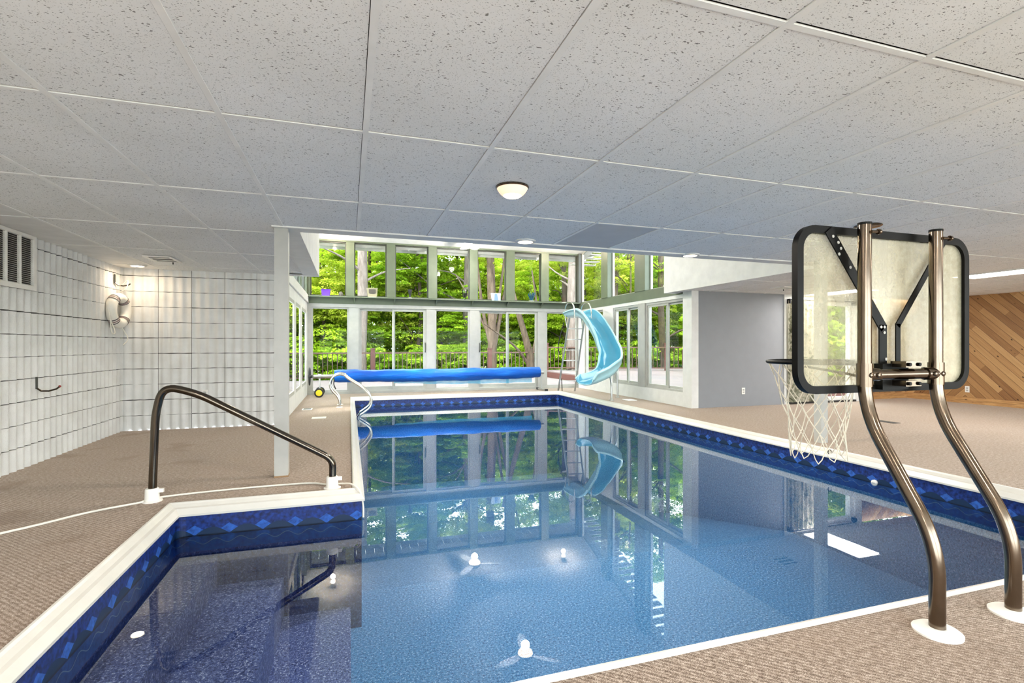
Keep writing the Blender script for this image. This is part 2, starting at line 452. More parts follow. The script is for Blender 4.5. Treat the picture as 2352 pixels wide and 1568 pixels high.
M['bark'] = mk_bark('grey_brown_bark', (62,52,44), (106,92,80))
M['bark_dark'] = mk_bark('dark_bark', (52,44,36), (92,80,68))

def emit(name, c, s):
    w = N(name); e = w.n('Emission'); e.inputs[0].default_value = lin(c); e.inputs[1].default_value = s
    return w.done(e.outputs[0])
M['lamp_warm'] = emit('lamp_warm', (255,226,186), 6)
M['lamp_bulb'] = emit('lamp_bulb', (255,222,176), 40)
M['lamp_white'] = emit('lamp_white', (255,250,244), 3.0)
def mk_dome():
    w = N('opal_dome'); g = w.n('LayerWeight'); g.inputs[0].default_value = .5
    p = w.n('BsdfPrincipled'); p.inputs['Base Color'].default_value = lin((236,214,188)); p.inputs['Roughness'].default_value = .3
    p.inputs['Emission Color'].default_value = lin((255,222,184)); p.inputs['Emission Strength'].default_value = .35
    return w.done(p.outputs[0])
M['opal'] = mk_dome()

# ------------------------------------------------------------------ main dimensions (metres)
def zc(x): return 2.056 - .0035*x           # underside of the hung ceiling
XL, XR = -2.75, 11.08
YF = -3.0                                   # wall behind the viewer
BY = 12.1                                   # glazed rear wall
RX, LX = 5.65, -.88
GY = 7.45
WL = -.20                                   # water level

# ------------------------------------------------------------------ floor with the pool cut out
POOL = [(-1.168,1.522),(4.758,1.522),(4.758,11.178),(0.022,11.178),(0.022,4.008),(-1.168,4.008)]
fl = MB()
xs = [XL,-1.168,LX,.022,4.758,RX,XR]; ys = [YF,1.522,4.008,GY,7.65,11.178,BY]
for i in range(len(xs)-1):
    for j in range(len(ys)-1):
        x0,x1,y0,y1 = xs[i],xs[i+1],ys[j],ys[j+1]
        cx,cy = (x0+x1)/2,(y0+y1)/2
        if .022 < cx < 4.758 and 1.522 < cy < 11.178: continue
        if -1.168 < cx < .022 and 1.522 < cy < 4.008: continue
        if cx < LX and cy > 7.65: continue
        if cx > RX and cy > 7.7: continue
        fl.quad((x0,y0,0),(x1,y0,0),(x1,y1,0),(x0,y1,0))
struct('floor', fl, M['carpet'])

# ------------------------------------------------------------------ pool
def offset_poly(P, d):
    out = []
    n = len(P)
    for i in range(n):
        a = Vector(P[i-1]); b = Vector(P[i]); c = Vector(P[(i+1) % n])
        e1 = (b-a).normalized(); e2 = (c-b).normalized()
        n1 = Vector((-e1.y, e1.x)); n2 = Vector((-e2.y, e2.x))
        out.append((b.x + (n1.x+n2.x)*d, b.y + (n1.y+n2.y)*d))
    return out
pool = thing('swimming_pool', 'blue lined indoor pool with white coping and a stepped bay at the left', 'swimming pool', (2.4,6.3,0))
prof = [(0,-.01),(0,.010),(.006,.017),(.016,.016),(.024,.006),(.045,-.010),(.062,-.016),(.080,-.040),(.088,-.050),(.088,-.064),(.04,-.064)]
cop = MB(); rings = [offset_poly(POOL, o) for o,_ in prof]
n = len(POOL)
for k in range(len(prof)-1):
    for i in range(n):
        j = (i+1) % n
        a = rings[k][i]; b = rings[k][j]; c = rings[k+1][j]; d = rings[k+1][i]
        cop.quad((a[0],a[1],prof[k][1]),(b[0],b[1],prof[k][1]),(c[0],c[1],prof[k+1][1]),(d[0],d[1],prof[k+1][1]))
tag(cop.build('coping', M['vinyl'], pool), 'white vinyl coping')
INN = offset_poly(POOL, .066)
def round_closed(P, rads, nseg=8):
    out = []
    n = len(P)
    for i in range(n):
        p = Vector(P[i]); a = Vector(P[i-1]); b = Vector(P[(i+1)%n]); r = rads[i]
        if r <= 0: out.append(tuple(p)); continue
        p0 = p+(a-p).normalized()*r; p1 = p+(b-p).normalized()*r
        for k in range(nseg+1):
            t = k/nseg; q = (1-t)**2*p0+2*t*(1-t)*p+t*t*p1; out.append((q.x,q.y))
    return out
INR = round_closed(INN, [.07,.07,.07,.07,0,.07])
DEEP = -1.25
def floor_z(y): return -1.0 if y < 4.5 else max(-1.9, -1.0 - (y-4.5)*.22)
wallm = MB(); s = 0.0
m = len(INR)
for i in range(m):
    a = INR[i]; b = INR[(i+1)%m]; L = math.hypot(b[0]-a[0], b[1]-a[1])
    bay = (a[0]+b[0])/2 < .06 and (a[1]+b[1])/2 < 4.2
    z1 = -.056; z0 = -2.0
    mid = (Vector(a)+Vector(b))/2
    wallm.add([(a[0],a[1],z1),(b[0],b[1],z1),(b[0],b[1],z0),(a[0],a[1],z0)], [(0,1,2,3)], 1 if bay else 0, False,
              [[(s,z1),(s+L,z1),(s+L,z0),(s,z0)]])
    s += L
tag(wallm.build('wall_liner', [M['liner_wall'], M['liner_bay_shaded']], pool), 'blue liner with a scalloped border at the waterline')
pf = MB()
yy = [1.58,4.5,8.6,11.12]
for i in range(3):
    y0,y1 = yy[i],yy[i+1]
    pf.quad((.0,y0,floor_z(y0)),(4.7,y0,floor_z(y0)),(4.7,y1,floor_z(y1)),(.0,y1,floor_z(y1)))
pf.build('pool_floor', M['liner_floor'], pool)
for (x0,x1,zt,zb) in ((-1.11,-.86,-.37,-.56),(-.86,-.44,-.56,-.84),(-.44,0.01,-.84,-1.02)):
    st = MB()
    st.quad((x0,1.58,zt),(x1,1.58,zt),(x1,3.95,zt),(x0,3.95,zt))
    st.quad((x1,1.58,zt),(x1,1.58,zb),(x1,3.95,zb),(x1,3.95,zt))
    st.build('step', M['liner_step_shaded'], pool)
wt = MB()
wt.add([(p[0],p[1],WL) for p in INR], [tuple(range(len(INR)))])
water = wt.build('water', M['water'])
tag(water, 'calm clear water filling the indoor pool', 'water', None, 'stuff')

# ------------------------------------------------------------------ hung ceiling
GX0, GSX, GY0, GSY = .0714, .594, 2.426, 1.208
ce = MB(); gr = MB(); YT = 4.53
regions = [(XL,XR,YF,YT),(XL,-.58,YT,7.65),(5.40,XR,YT,GY+.05)]
def P3(x,y,d=0): return (x,y,zc(x)+d)
for (rx0,rx1,ry0,ry1) in regions:
    ce.quad(P3(rx0,ry0,.03),P3(rx0,ry1,.03),P3(rx1,ry1,.03),P3(rx1,ry0,.03), 2)
    for i in range(-6,20):
        for j in range(-6,6):
            x0,x1 = GX0+i*GSX, GX0+(i+1)*GSX; y0,y1 = GY0+j*GSY, GY0+(j+1)*GSY
            a0,a1,b0,b1 = max(x0+.009,rx0),min(x1-.0150,rx1),max(y0+.009,ry0),min(y1-.0215,ry1)
            if a1-a0 < .01 or b1-b0 < .01: continue
            mi = 0
            if a1 < -2.25: mi = 1
            if i == 3 and j == 1 and ry1 < 5: mi = 3
            ce.quad(P3(a0,b0),P3(a0,b1),P3(a1,b1),P3(a1,b0), mi)
    for i in range(-6,20):
        x = GX0+i*GSX
        if rx0 < x < rx1: 
            a = max(x-.0125,rx0); b = min(x+.0125,rx1)
            gr.add([P3(a,ry0,-.004),P3(b,ry0,-.004),P3(b,ry1,-.004),P3(a,ry1,-.004),P3(a,ry0,.004),P3(b,ry0,.004),P3(b,ry1,.004),P3(a,ry1,.004)],
                   [(0,3,2,1),(0,4,7,3),(1,2,6,5)])
    for j in range(-6,6):
        y = GY0+j*GSY
        if ry0 < y < ry1:
            gr.add([P3(rx0,y-.0115,-.003),P3(rx1,y-.0115,-.003),P3(rx1,y+.0115,-.003),P3(rx0,y+.0115,-.003),P3(rx0,y-.0115,.004),P3(rx1,y-.0115,.004),P3(rx1,y+.0115,.004),P3(rx0,y+.0115,.004)],
                   [(0,3,2,1),(0,1,5,4),(2,3,7,6)])
    for (xa,ya,xb,yb) in ((rx0,ry1,rx1,ry1),(rx0,ry0,rx0,ry1)):
        pass
struct('ceiling', ce, [M['tile'], M['drywall'], M['void'], M['tile2']])
struct('trim_1', gr, M['grid'])
# boarded edge of the opening, bulkheads and the raised vault
def slope(y): return 3.45 + .27*(BY-y)
tr = MB()
tr.add([P3(-.60,YT-.005,-.012),P3(5.42,YT-.005,-.012),P3(5.42,4.68,-.012),P3(-.60,4.68,-.012),P3(-.60,YT-.005,.06),P3(5.42,YT-.005,.06),P3(5.42,4.68,.06),P3(-.60,4.68,.06)],
       [(0,3,2,1),(4,5,6,7),(0,1,5,4),(1,2,6,5),(2,3,7,6),(3,0,4,7)])
tr.add([P3(-.60,4.68,-.011),P3(-.403,4.68,-.011),P3(-.403,7.64,-.011),P3(-.60,7.64,-.011),P3(-.60,4.68,.06),P3(-.403,4.68,.06),P3(-.403,7.64,.06),P3(-.60,7.64,.06)],
       [(0,3,2,1),(4,5,6,7),(0,1,5,4),(1,2,6,5),(2,3,7,6),(3,0,4,7)])
struct('trim_2', tr, M['white'])
bk = MB(); bk.quad((-.40,4.68,2.05),(5.40,4.68,2.05),(5.40,4.68,slope(4.68)),(-.40,4.68,slope(4.68)))
struct('wall_front_bulkhead', bk, M['drywall'])
def bulk(x, y0, y1, xo):
    b = MB(); z = zc(x)-.012
    b.quad((x,y0,z),(x,y1,z),(x,y1,slope(y1)),(x,y0,slope(y0)))
    b.quad((x,y1,z),(xo,y1,z),(xo,y1,slope(y1)),(x,y1,slope(y1)))
    b.quad((x,y1-.2,z),(xo,y1-.2,z),(xo,y1,z),(x,y1,z))
    return b
struct('wall_left_bulkhead', bulk(-.40,4.68,7.65,LX), M['drywall'])
struct('wall_right_bulkhead', bulk(5.40,4.68,7.92,RX+.2), M['drywall'])
rc = MB(); rc.quad((-1.0,4.6,slope(4.6)),(-1.0,BY+.3,slope(BY+.3)),(6.0,BY+.3,slope(BY+.3)),(6.0,4.6,slope(4.6)))
struct('ceiling_raised', rc, M['drywall'])
# little piece of plain ceiling between the right bulkhead and the glazed wall
pc = MB(); pc.quad((5.40,GY,zc(5.5)-.002),(5.40,7.92,zc(5.5)-.002),(RX+.2,7.92,zc(5.5)-.002),(RX+.2,GY,zc(5.5)-.002)); struct('ceiling_return', pc, M['drywall'])

# ------------------------------------------------------------------ block walls
def ribs(sv):
    p = (sv/.104) % 1.0
    d = .5-.5*math.cos(2*PI*p)
    return .022*(d**1.3)
def block_wall(name, a, b, nrm, z0s, vj=None):
    """courses of fluted block from a to b; nrm points into the room"""
    a = Vector(a); b = Vector(b); t = (b-a); L = t.length; t.normalize(); nrm = Vector(nrm)
    w = MB()
    w.add([a-nrm*.004, b-nrm*.004, b-nrm*.004+Vector((0,0,2.2)), a-nrm*.004+Vector((0,0,2.2))], [(0,1,2,3)], 1)
    cuts = [0.0]
    if vj: cuts += [c for c in vj if 0 < c < L]
    cuts.append(L)
    rr = random.Random(3)
    for (za, zb) in zip(z0s[:-1], z0s[1:]):
        for c0, c1 in zip(cuts[:-1], cuts[1:]):
            s0 = c0+(.002 if c0 > 0 else 0); s1 = c1-(.002 if c1 < L else 0)
            k = max(2, int((s1-s0)/.013)); ph = .0
            jit = rr.uniform(-.002,.002)
            bot, top = [], []
            for i in range(k+1):
                s_ = s0+(s1-s0)*i/k
                off = ribs(s_+ph)+.002
                wob = .0012*math.sin(s_*31+za*9)
                p = a+t*s_+nrm*off
                bot.append(p+Vector((0,0,za+.0032+wob+jit))); top.append(p+Vector((0,0,zb-.0032+wob+jit)))
            vs = bot+top; q = k+1
            w.add(vs, [(i,i+1,q+i+1,q+i) for i in range(k)], 0, True)
            # top and bottom returns so that the joint reads as a shadow gap
            back = [Vector(p)-nrm*(ribs(s0+(s1-s0)*i/k+ph)+.006) for i,p in enumerate(bot)]
            w.add(bot+back, [(i+1,i,q+i,q+i+1) for i in range(k)], 0)
            back2 = [Vector(p)-nrm*(ribs(s0+(s1-s0)*i/k+ph)+.006) for i,p in enumerate(top)]
            w.add(top+back2, [(i,i+1,q+i+1,q+i) for i in range(k)], 0)
    return w
zcs = [-.006]+[.1916+.198*k for k in range(10)]+[2.12]
struct('wall_left', block_wall('wl', (XL,YF,0), (XL,7.66,0), (1,0,0), zcs), [M['block'], M['joint']])
vj = [2.75-2.346+.0, 2.75-1.963, 2.75-1.582, 2.75-1.193]
struct('wall_left_rear', block_wall('wr', (XL,7.66,0), (LX+.02,7.66,0), (0,-1,0), zcs, vj), [M['block'], M['joint']])

# ------------------------------------------------------------------ plain walls
w = MB(); w.box(RX,7.64,GY,GY+.12,0,2.05); struct('wall_grey', w, M['grey_wall'])
w = MB()
w.add([(XR,7.64,0),(XR,YF,0),(XR,YF,2.06),(XR,7.64,2.06)], [(0,1,2,3)], 0, False, [[(7.64-6.576,0),(YF-6.576,0),(YF-6.576,2.06),(7.64-6.576,2.06)]])
struct('wall_right', w, M['cedar'])
w = MB(); w.add([(9.56,7.64,0),(XR,7.64,0),(XR,7.64,2.06),(9.56,7.64,2.06)], [(0,1,2,3)], 0, False, [[(1.2,0),(2.72,0),(2.72,2.06),(1.2,2.06)]])
struct('wall_right_rear', w, M['cedar'])
w = MB(); w.box(XR-.022,XR,YF,7.64,0,.058); w.box(XR-.022,XR,YF,7.64,.061,.115); struct('baseboard_right', w, M['cedar_base'])
w = MB(); w.box(9.56,XR-.022,7.618,7.64,0,.058); w.box(9.56,XR-.022,7.618,7.64,.061,.115); struct('baseboard_right_rear', w, M['cedar_base'])
# wall behind the viewer; three wide glazed openings added to let in fill light
wf = MB()
ops = [(-2.6,1.8),(2.0,6.4),(6.6,10.9)]
xx = XL
for (a,b) in ops:
    wf.box(xx,a,YF-.12,YF,0,2.08); wf.box(a,b,YF-.12,YF,1.95,2.08); xx = b
wf.box(xx,XR,YF-.12,YF,0,2.08)
struct('wall_front', wf, M['white'])
WN = [0]
def window(x0,x1,y0,y1,z0,z1,fw,fm,axis='X',depth=.06,ztop=None,name=None,pane=True,glass='glass'):
    """one window unit: frame and pane as parts. axis X: runs along x at y0..; axis Y: runs along y at x0.."""
    WN[0] += 1
    o = thing(name or 'window_%d' % WN[0], None, None, ((x0+x1)/2,(y0+y1)/2,z0), kind='structure')
    f = MB(); zt = ztop if ztop else (z1,z1)
    if axis == 'X':
        f.box(x0,x0+fw,y0,y0+depth,z0,z1); f.box(x1-fw,x1,y0,y0+depth,z0,z1)
        f.box(x0+fw,x1-fw,y0,y0+depth,z0,z0+fw); f.box(x0+fw,x1-fw,y0,y0+depth,z1-fw,z1)
        g = MB(); g.box(x0+fw*.7,x1-fw*.7,y0+depth*.5-.003,y0+depth*.5+.003,z0+fw*.7,z1-fw*.7)
    else:
        def post(ya,yb):
            za = zt[0]+(zt[1]-zt[0])*((ya+yb)/2-y0)/(y1-y0)
            f.box(x0,x0+depth,ya,yb,z0,za)
        post(y0,y0+fw); post(y1-fw,y1); f.box(x0,x0+depth,y0+fw,y1-fw,z0,z0+fw)
        f.bar((x0+depth/2,y0+fw,zt[0]-fw/2),(x0+depth/2,y1-fw,zt[1]-fw/2),depth,fw)
        g = MB(); xm = x0+depth/2
        for dx in (-.003,.003):
            g.quad((xm+dx,y0+fw*.7,z0+fw*.7),(xm+dx,y1-fw*.7,z0+fw*.7),(xm+dx,y1-fw*.7,zt[1]-fw*.7),(xm+dx,y0+fw*.7,zt[0]-fw*.7))
    f.build('frame', fm, o)
    if pane: g.build('pane', M[glass], o)
    return o
for (a,b) in ops: window(a,b,YF-.10,YF,.0,1.95,.06,M['frame_white'])  # unseen glazing of the added openings

# ------------------------------------------------------------------ glazed rear wall (y = BY)
ZS = 2.0            # top of the lower lights
TN = [2]
def trim(mb, mat, **k):
    TN[0] += 1
    return struct('trim_%d' % TN[0], mb, mat, **k)
# lower posts
for (a,b) in ((-.009,.205),(1.735,1.941),(2.785,3.004),(4.544,4.768)):
    t = MB(); t.box(a,b,BY-.02,BY+.12,0,ZS); trim(t, M['frame_white'])
t = MB(); t.box(LX,-.80,BY-.02,BY+.12,0,ZS); trim(t, M['frame_white'])
t = MB(); t.box(LX,RX,BY-.03,BY+.12,1.945,2.02); trim(t, M['frame_white'])
t = MB(); t.box(LX,RX,BY-.04,BY+.10,0,.055); trim(t, M['frame_grey'])
for (a,b) in ((-.80,-.009),(1.941,2.785),(4.768,RX)):
    window(a,b,BY,BY,.055,1.945,.035,M['frame_white'],depth=.07)
def slider(name, x0, x1, xm0, xm1, hx):
    o = thing(name, None, None, ((x0+x1)/2,BY,.055), kind='structure')
    f = MB(); f.box(x0,x0+.03,BY+.0,BY+.10,.055,1.945); f.box(x1-.03,x1,BY,BY+.10,.055,1.945)
    f.box(x0+.03,x1-.03,BY,BY+.10,.055,.075); f.box(x0+.03,x1-.03,BY,BY+.10,1.925,1.945); f.build('frame', M['frame_grey'], o)
    for (a,b,yo) in ((x0+.03,xm1,.055),(xm0,x1-.03,.01)):
        p = MB(); fw = .036
        p.box(a,a+fw,BY+yo,BY+yo+.035,.075,1.925); p.box(b-fw,b,BY+yo,BY+yo+.035,.075,1.925)
        p.box(a+fw,b-fw,BY+yo,BY+yo+.035,.075,.145); p.box(a+fw,b-fw,BY+yo,BY+yo+.035,1.88,1.925)
        pn = p.build('door_panel', M['frame_grey'], o)
        g = MB(); g.box(a+fw*.8,b-fw*.8,BY+yo+.014,BY+yo+.02,.14,1.885); g.build('pane', M['glass'], pn)
    h = MB(); h.tube([(hx,BY-.0,.93),(hx,BY-.035,.96),(hx,BY-.035,1.12),(hx,BY-.0,1.15)], .011, 8); h.build('handle', M['alu_dark'], o)
    return o
slider('door_1', .205, 1.735, .951, 1.02, 1.71)
slider('door_2', 3.004, 4.544, 3.714, 3.80, 3.03)
# green band, shelf and brackets
t = MB(); t.box(LX,RX+.15,BY-.01,BY+.12,2.02,2.20); trim(t, M['green'])
sh = thing('display_shelf', 'long sage green shelf on small brackets below the upper windows', 'shelf', (2.4,BY-.1,2.0))
s_ = MB(); s_.box(LX+.03,RX+.0,BY-.21,BY-.01,2.158,2.178); s_.build('shelf_board', M['shelf_green'], sh)
for x in (.11,1.0,1.96,2.83,3.72,4.62):
    b_ = MB(); b_.add([(x-.012,BY-.01,2.158),(x-.012,BY-.18,2.158),(x-.012,BY-.01,2.04),(x+.012,BY-.01,2.158),(x+.012,BY-.18,2.158),(x+.012,BY-.01,2.04)],
                      [(0,2,1),(3,4,5),(0,1,4,3),(1,2,5,4),(2,0,3,5)]); b_.build('bracket', M['shelf_green'], sh)
# upper posts and windows
up = [(-.065,.113),(.824,1.02),(1.786,1.982),(2.787,2.982),(3.714,3.93),(4.638,4.84)]
for (a,b) in up:
    t = MB(); t.box(a,b,BY-.02,BY+.14,2.20,3.42); trim(t, M['green'], bevel=.004)
edges = [LX+.06]+[v for p in up for v in p]+[RX+.0]
for i in range(0,14,2):
    window(edges[i],edges[i+1],BY+.05,BY+.05,2.20,3.42,.022,M['alu_dark'],depth=.05)
t = MB(); t.box(LX-.1,RX+.15,BY-.02,BY+.14,3.42,3.80); trim(t, M['green'])
t = MB(); t.box(LX,LX+.06,BY-.02,BY+.14,2.20,3.42); trim(t, M['green'])
t = MB(); t.box(RX-.0,RX+.12,BY-.06,BY+.14,2.0,3.6); trim(t, M['alu_dark'])
t = MB(); t.box(RX-.0,RX+.12,BY-.06,BY+.14,0,2.0); trim(t, M['frame_white'])

# ------------------------------------------------------------------ right glazed wall (x = RX)
w = MB(); w.box(RX,RX+.14,GY+.2,BY-.06,0,.25); w.box(RX,RX+.14,10.24,10.72,.25,1.93)
w.box(RX,RX+.14,11.75,BY-.06,.25,1.93); w.box(RX,RX+.14,GY+.2,BY-.06,1.93,2.0); struct('wall_right_window', w, M['white'])
t = MB(); t.box(RX-.02,RX+.12,GY-.004,7.69,0,2.04); trim(t, M['white'])
t = MB(); t.box(RX-.01,RX+.14,8.93,9.185,.25,1.94); trim(t, M['frame_white'])
window(RX+.05,RX+.05,10.72,11.75,.25,1.93,.04,M['frame_white'],'Y',.06)
def slider_y(name, y0, y1, ym0, ym1):
    o = thing(name, None, None, (RX,(y0+y1)/2,.25), kind='structure')
    f = MB(); X0 = RX+.02
    f.box(X0,X0+.1,y0,y0+.045,.25,1.93); f.box(X0,X0+.1,y1-.045,y1,.25,1.93); f.box(X0,X0+.1,y0+.045,y1-.045,.25,.29); f.box(X0,X0+.1,y0+.045,y1-.045,1.885,1.93)
    f.build('frame', M['frame_white'], o)
    for (a,b,xo) in ((y0+.045,ym1,.05),(ym0,y1-.045,.015)):
        p = MB(); fw = .04
        p.box(X0+xo,X0+xo+.03,a,a+fw,.29,1.885); p.box(X0+xo,X0+xo+.03,b-fw,b,.29,1.885)
        p.box(X0+xo,X0+xo+.03,a+fw,b-fw,.29,.335); p.box(X0+xo,X0+xo+.03,a+fw,b-fw,1.845,1.885)
        pn = p.build('sash', M['frame_grey'], o)
        g = MB(); g.box(X0+xo+.012,X0+xo+.018,a+fw*.8,b-fw*.8,.33,1.85); g.build('pane', M['glass'], pn)
    return o
WN[0] += 1; slider_y('window_%d' % WN[0], 9.185, 10.24, 9.63, 9.76)
WN[0] += 1; slider_y('window_%d' % WN[0], 7.69, 8.93, 8.20, 8.33)
t = MB(); t.box(RX-.01,RX+.14,GY+.25,BY-.06,2.0,2.185); trim(t, M['green'])
ups = [(10.438,10.754),(8.895,9.285)]
for (a,b) in ups:
    t = MB(); za = slope((a+b)/2)
    t.box(RX-.03,RX+.15,a,b,2.185,za+.03); trim(t, M['green'], bevel=.004)
for (a,b) in ((7.92,8.895),(9.285,10.438),(10.754,BY-.06)):
    window(RX+.09,RX+.09,a,b,2.185,3,.03,M['frame_grey'],'Y',.05,(slope(a)-.0,slope(b)-.0))

# ------------------------------------------------------------------ left glazed wall (x = LX)
wins = [(8.42,9.30),(9.55,10.45),(10.75,11.75)]
w = MB(); w.box(LX-.022,LX,7.67,BY-.02,0,.27); w.box(LX-.022,LX,7.67,BY-.02,1.84,2.03)
yy0 = 7.67
for (a,b) in wins: w.box(LX-.022,LX,yy0,a,.27,1.84); yy0 = b
w.box(LX-.022,LX,yy0,BY-.02,.27,1.84); struct('wall_left_window', w, M['white'])
for (a,b) in wins: window(LX-.022,LX,a,b,.27,1.84,.06,M['frame_grey'],'Y',.024)
t = MB(); t.box(LX-.12,LX+.03,7.67,BY-.02,2.03,2.19); trim(t, M['white'])
for (a,b) in ((7.67,7.80),(9.0,9.2),(10.45,10.65),(11.9,BY-.02)):
    t = MB(); t.box(LX-.12,LX,a,b,2.19,slope((a+b)/2)+.03); trim(t, M['green'])
for (a,b) in ((7.80,9.0),(9.2,10.45),(10.65,11.9)):
    window(LX-.10,LX,a,b,2.19,3,.04,M['alu_dark'],'Y',.05,(slope(a),slope(b)))

# ------------------------------------------------------------------ patio door, curtain and casing in the right rear wall
w = MB(); w.box(7.64,7.70,GY-.02,GY+.12,0,2.04); trim(w, M['white'])
w = MB(); w.box(9.40,9.57,GY-.01,GY+.2,0,2.04); trim(w, M['white'])
w = MB(); w.box(7.70,9.40,GY,GY+.12,1.93,2.04); trim(w, M['white'])
w = MB(); w.box(7.70,8.58,GY+.01,GY+.1,0,1.93); trim(w, M['white'])
o = thing('door_3', None, None, (9.0,GY,0), kind='structure')
f = MB(); f.box(8.58,8.66,GY+.02,GY+.1,.0,1.93); f.box(9.30,9.40,GY+.02,GY+.1,0,1.93); f.box(8.66,9.30,GY+.02,GY+.1,1.85,1.93); f.box(8.66,9.30,GY+.02,GY+.1,0,.10); f.build('frame', M['white'], o)
g = MB(); g.box(8.65,9.31,GY+.055,GY+.061,.09,1.86); g.build('pane', M['glass'], o)
w = MB(); w.box(7.70,9.40,GY-.03,GY+.02,.0,.035); trim(w, M['dark_trim'])
cu = thing('curtain', 'beige leaf patterned curtain hanging beside the grey wall', 'curtain', (8.05,GY-.06,.05))
c_ = MB(); nx = 72; A = []; B = []
for i in range(nx+1):
    x = 7.685+.68*i/nx; y = GY-.075+.035*math.sin(i/nx*2*PI*6.0)+.008*math.sin(i*1.7)
    A.append((x,y,.045)); B.append((x+.0,y*.6+(GY-.075)*.4,1.915))
c_.add(A+B, [(i,i+1,nx+2+i,nx+1+i) for i in range(nx)], 0, True); c_.build('cloth', M['curtain'], cu)
r_ = MB(); r_.tube([(7.70,GY-.075,1.93),(9.36,GY-.075,1.93)], .009, 8); r_.build('curtain_rod', M['black'], cu)
for x in (7.72,9.34):
    r_ = MB(); r_.box(x-.012,x+.012,GY-.085,GY+.02,1.86,1.945); r_.build('rod_bracket', M['black'], cu)

# ------------------------------------------------------------------ columns
c1 = MB(); c1.box(-.584,-.480,4.57,4.665,.012,zc(-.5)-.012); oc = struct('column', c1, M['frame_white'], 'slim square white post at the left edge of the pool')
c1 = MB(); c1.box(4.99,5.085,4.35,4.445,0,zc(5)); struct('column', c1, M['frame_white'], 'square white post behind the basketball net')
rb = MB(); rb.box(-.586,-.478,4.568,4.667,0,.013); trim(rb, simple('rusty_shim', (150,120,86), .8))

# ------------------------------------------------------------------ lamps
def area(name, loc, size, power, color=(1,.91,.80), shape='DISK', sy=None, rot=(0,0,0)):
    l = bpy.data.lights.new(name, 'AREA'); l.shape = shape; l.size = size; l.energy = power; l.color = color
    if sy: l.size_y = sy
    o = bpy.data.objects.new(name, l); COL.objects.link(o); o.location = loc; o.rotation_euler = rot; return o
def point(name, loc, r, power, color=(1,.86,.7)):
    l = bpy.data.lights.new(name, 'POINT'); l.shadow_soft_size = r; l.energy = power; l.color = color
    o = bpy.data.objects.new(name, l); COL.objects.link(o); o.location = loc; return o
PW = 1.0
def dome_light(x, y, label, power=14):
    z = zc(x)
    o = thing('ceiling_light', label, 'light', (x,y,z), 'flush ceiling lights')
    m_ = MB(); m_.lathe([(.100,0),(.102,-.008),(.098,-.014)], (x,y,z)); m_.build('base', M['bronze'], o)
    d_ = MB(); d_.lathe([(.096,-.012),(.082,-.035),(.066,-.052),(.058,-.056)], (x,y,z)); d_.build('shade', M['opal'], o)
    b_ = MB(); b_.lathe([(.058,-.055),(.045,-.064),(.02,-.069),(.0001,-.070)], (x,y,z)); b_.build('diffuser', M['lamp_warm'], o)
    area('lamp_glow', (x,y,z-.078), .11, power*PW)
def disc_light(x, y, label, power=20, on=True, colr=(1,.91,.80)):
    z = zc(x)
    o = thing('ceiling_light', label, 'light', (x,y,z), 'flush ceiling lights')
    m_ = MB(); m_.lathe([(.095,0),(.098,-.007),(.090,-.014),(.074,-.016)], (x,y,z)); m_.build('ring', M['white'] if on else M['steel'], o)
    b_ = MB(); b_.lathe([(.075,-.015),(.05,-.019),(.0001,-.021)], (x,y,z)); b_.build('diffuser', M['lamp_warm'] if on else M['steel'], o)
    if on: area('lamp_glow', (x,y,z-.03), .13, power*PW, colr)
dome_light(.95,2.97,'round flush ceiling light with a sloping shade, nearest in the middle of the tiles')
disc_light(1.55,4.45,'flat round ceiling light at the tile edge above the ceiling fan')
disc_light(3.43,4.56,'flat round ceiling light at the tile edge before the white bulkhead')
disc_light(-2.46,7.32,'lit round ceiling light in the corner above the life ring', 1.6, True, (1,.80,.58))
disc_light(3.95,3.02,'unlit round metal ceiling fitting directly above the basketball backboard', on=False)
def troffer(x0,x1,y0,y1,label,power):
    z = zc((x0+x1)/2)
    o = thing('fluorescent_light', label, 'light', ((x0+x1)/2,(y0+y1)/2,z), 'fluorescent ceiling panels')
    f_ = MB(); f_.box(x0,x0+.02,y0,y1,z-.012,z+.01); f_.box(x1-.02,x1,y0,y1,z-.012,z+.01); f_.box(x0+.02,x1-.02,y0,y0+.02,z-.012,z+.01); f_.box(x0+.02,x1-.02,y1-.02,y1,z-.012,z+.01); f_.build('frame', M['white'], o)
    d_ = MB(); d_.box(x0+.02,x1-.02,y0+.02,y1-.02,z-.008,z+.008); d_.build('diffuser', M['lamp_white'], o)
    area('lamp_glow', ((x0+x1)/2,(y0+y1)/2,z-.03), x1-x0-.06, power*PW, (1,.97,.93), 'RECTANGLE', y1-y0-.06)
troffer(7.84,8.36,3.66,4.86,'long fluorescent ceiling panel right of the backboard', 20)
troffer(7.98,8.50,6.25,7.38,'fluorescent ceiling panel seen through the backboard, nearest the curtain', 20)
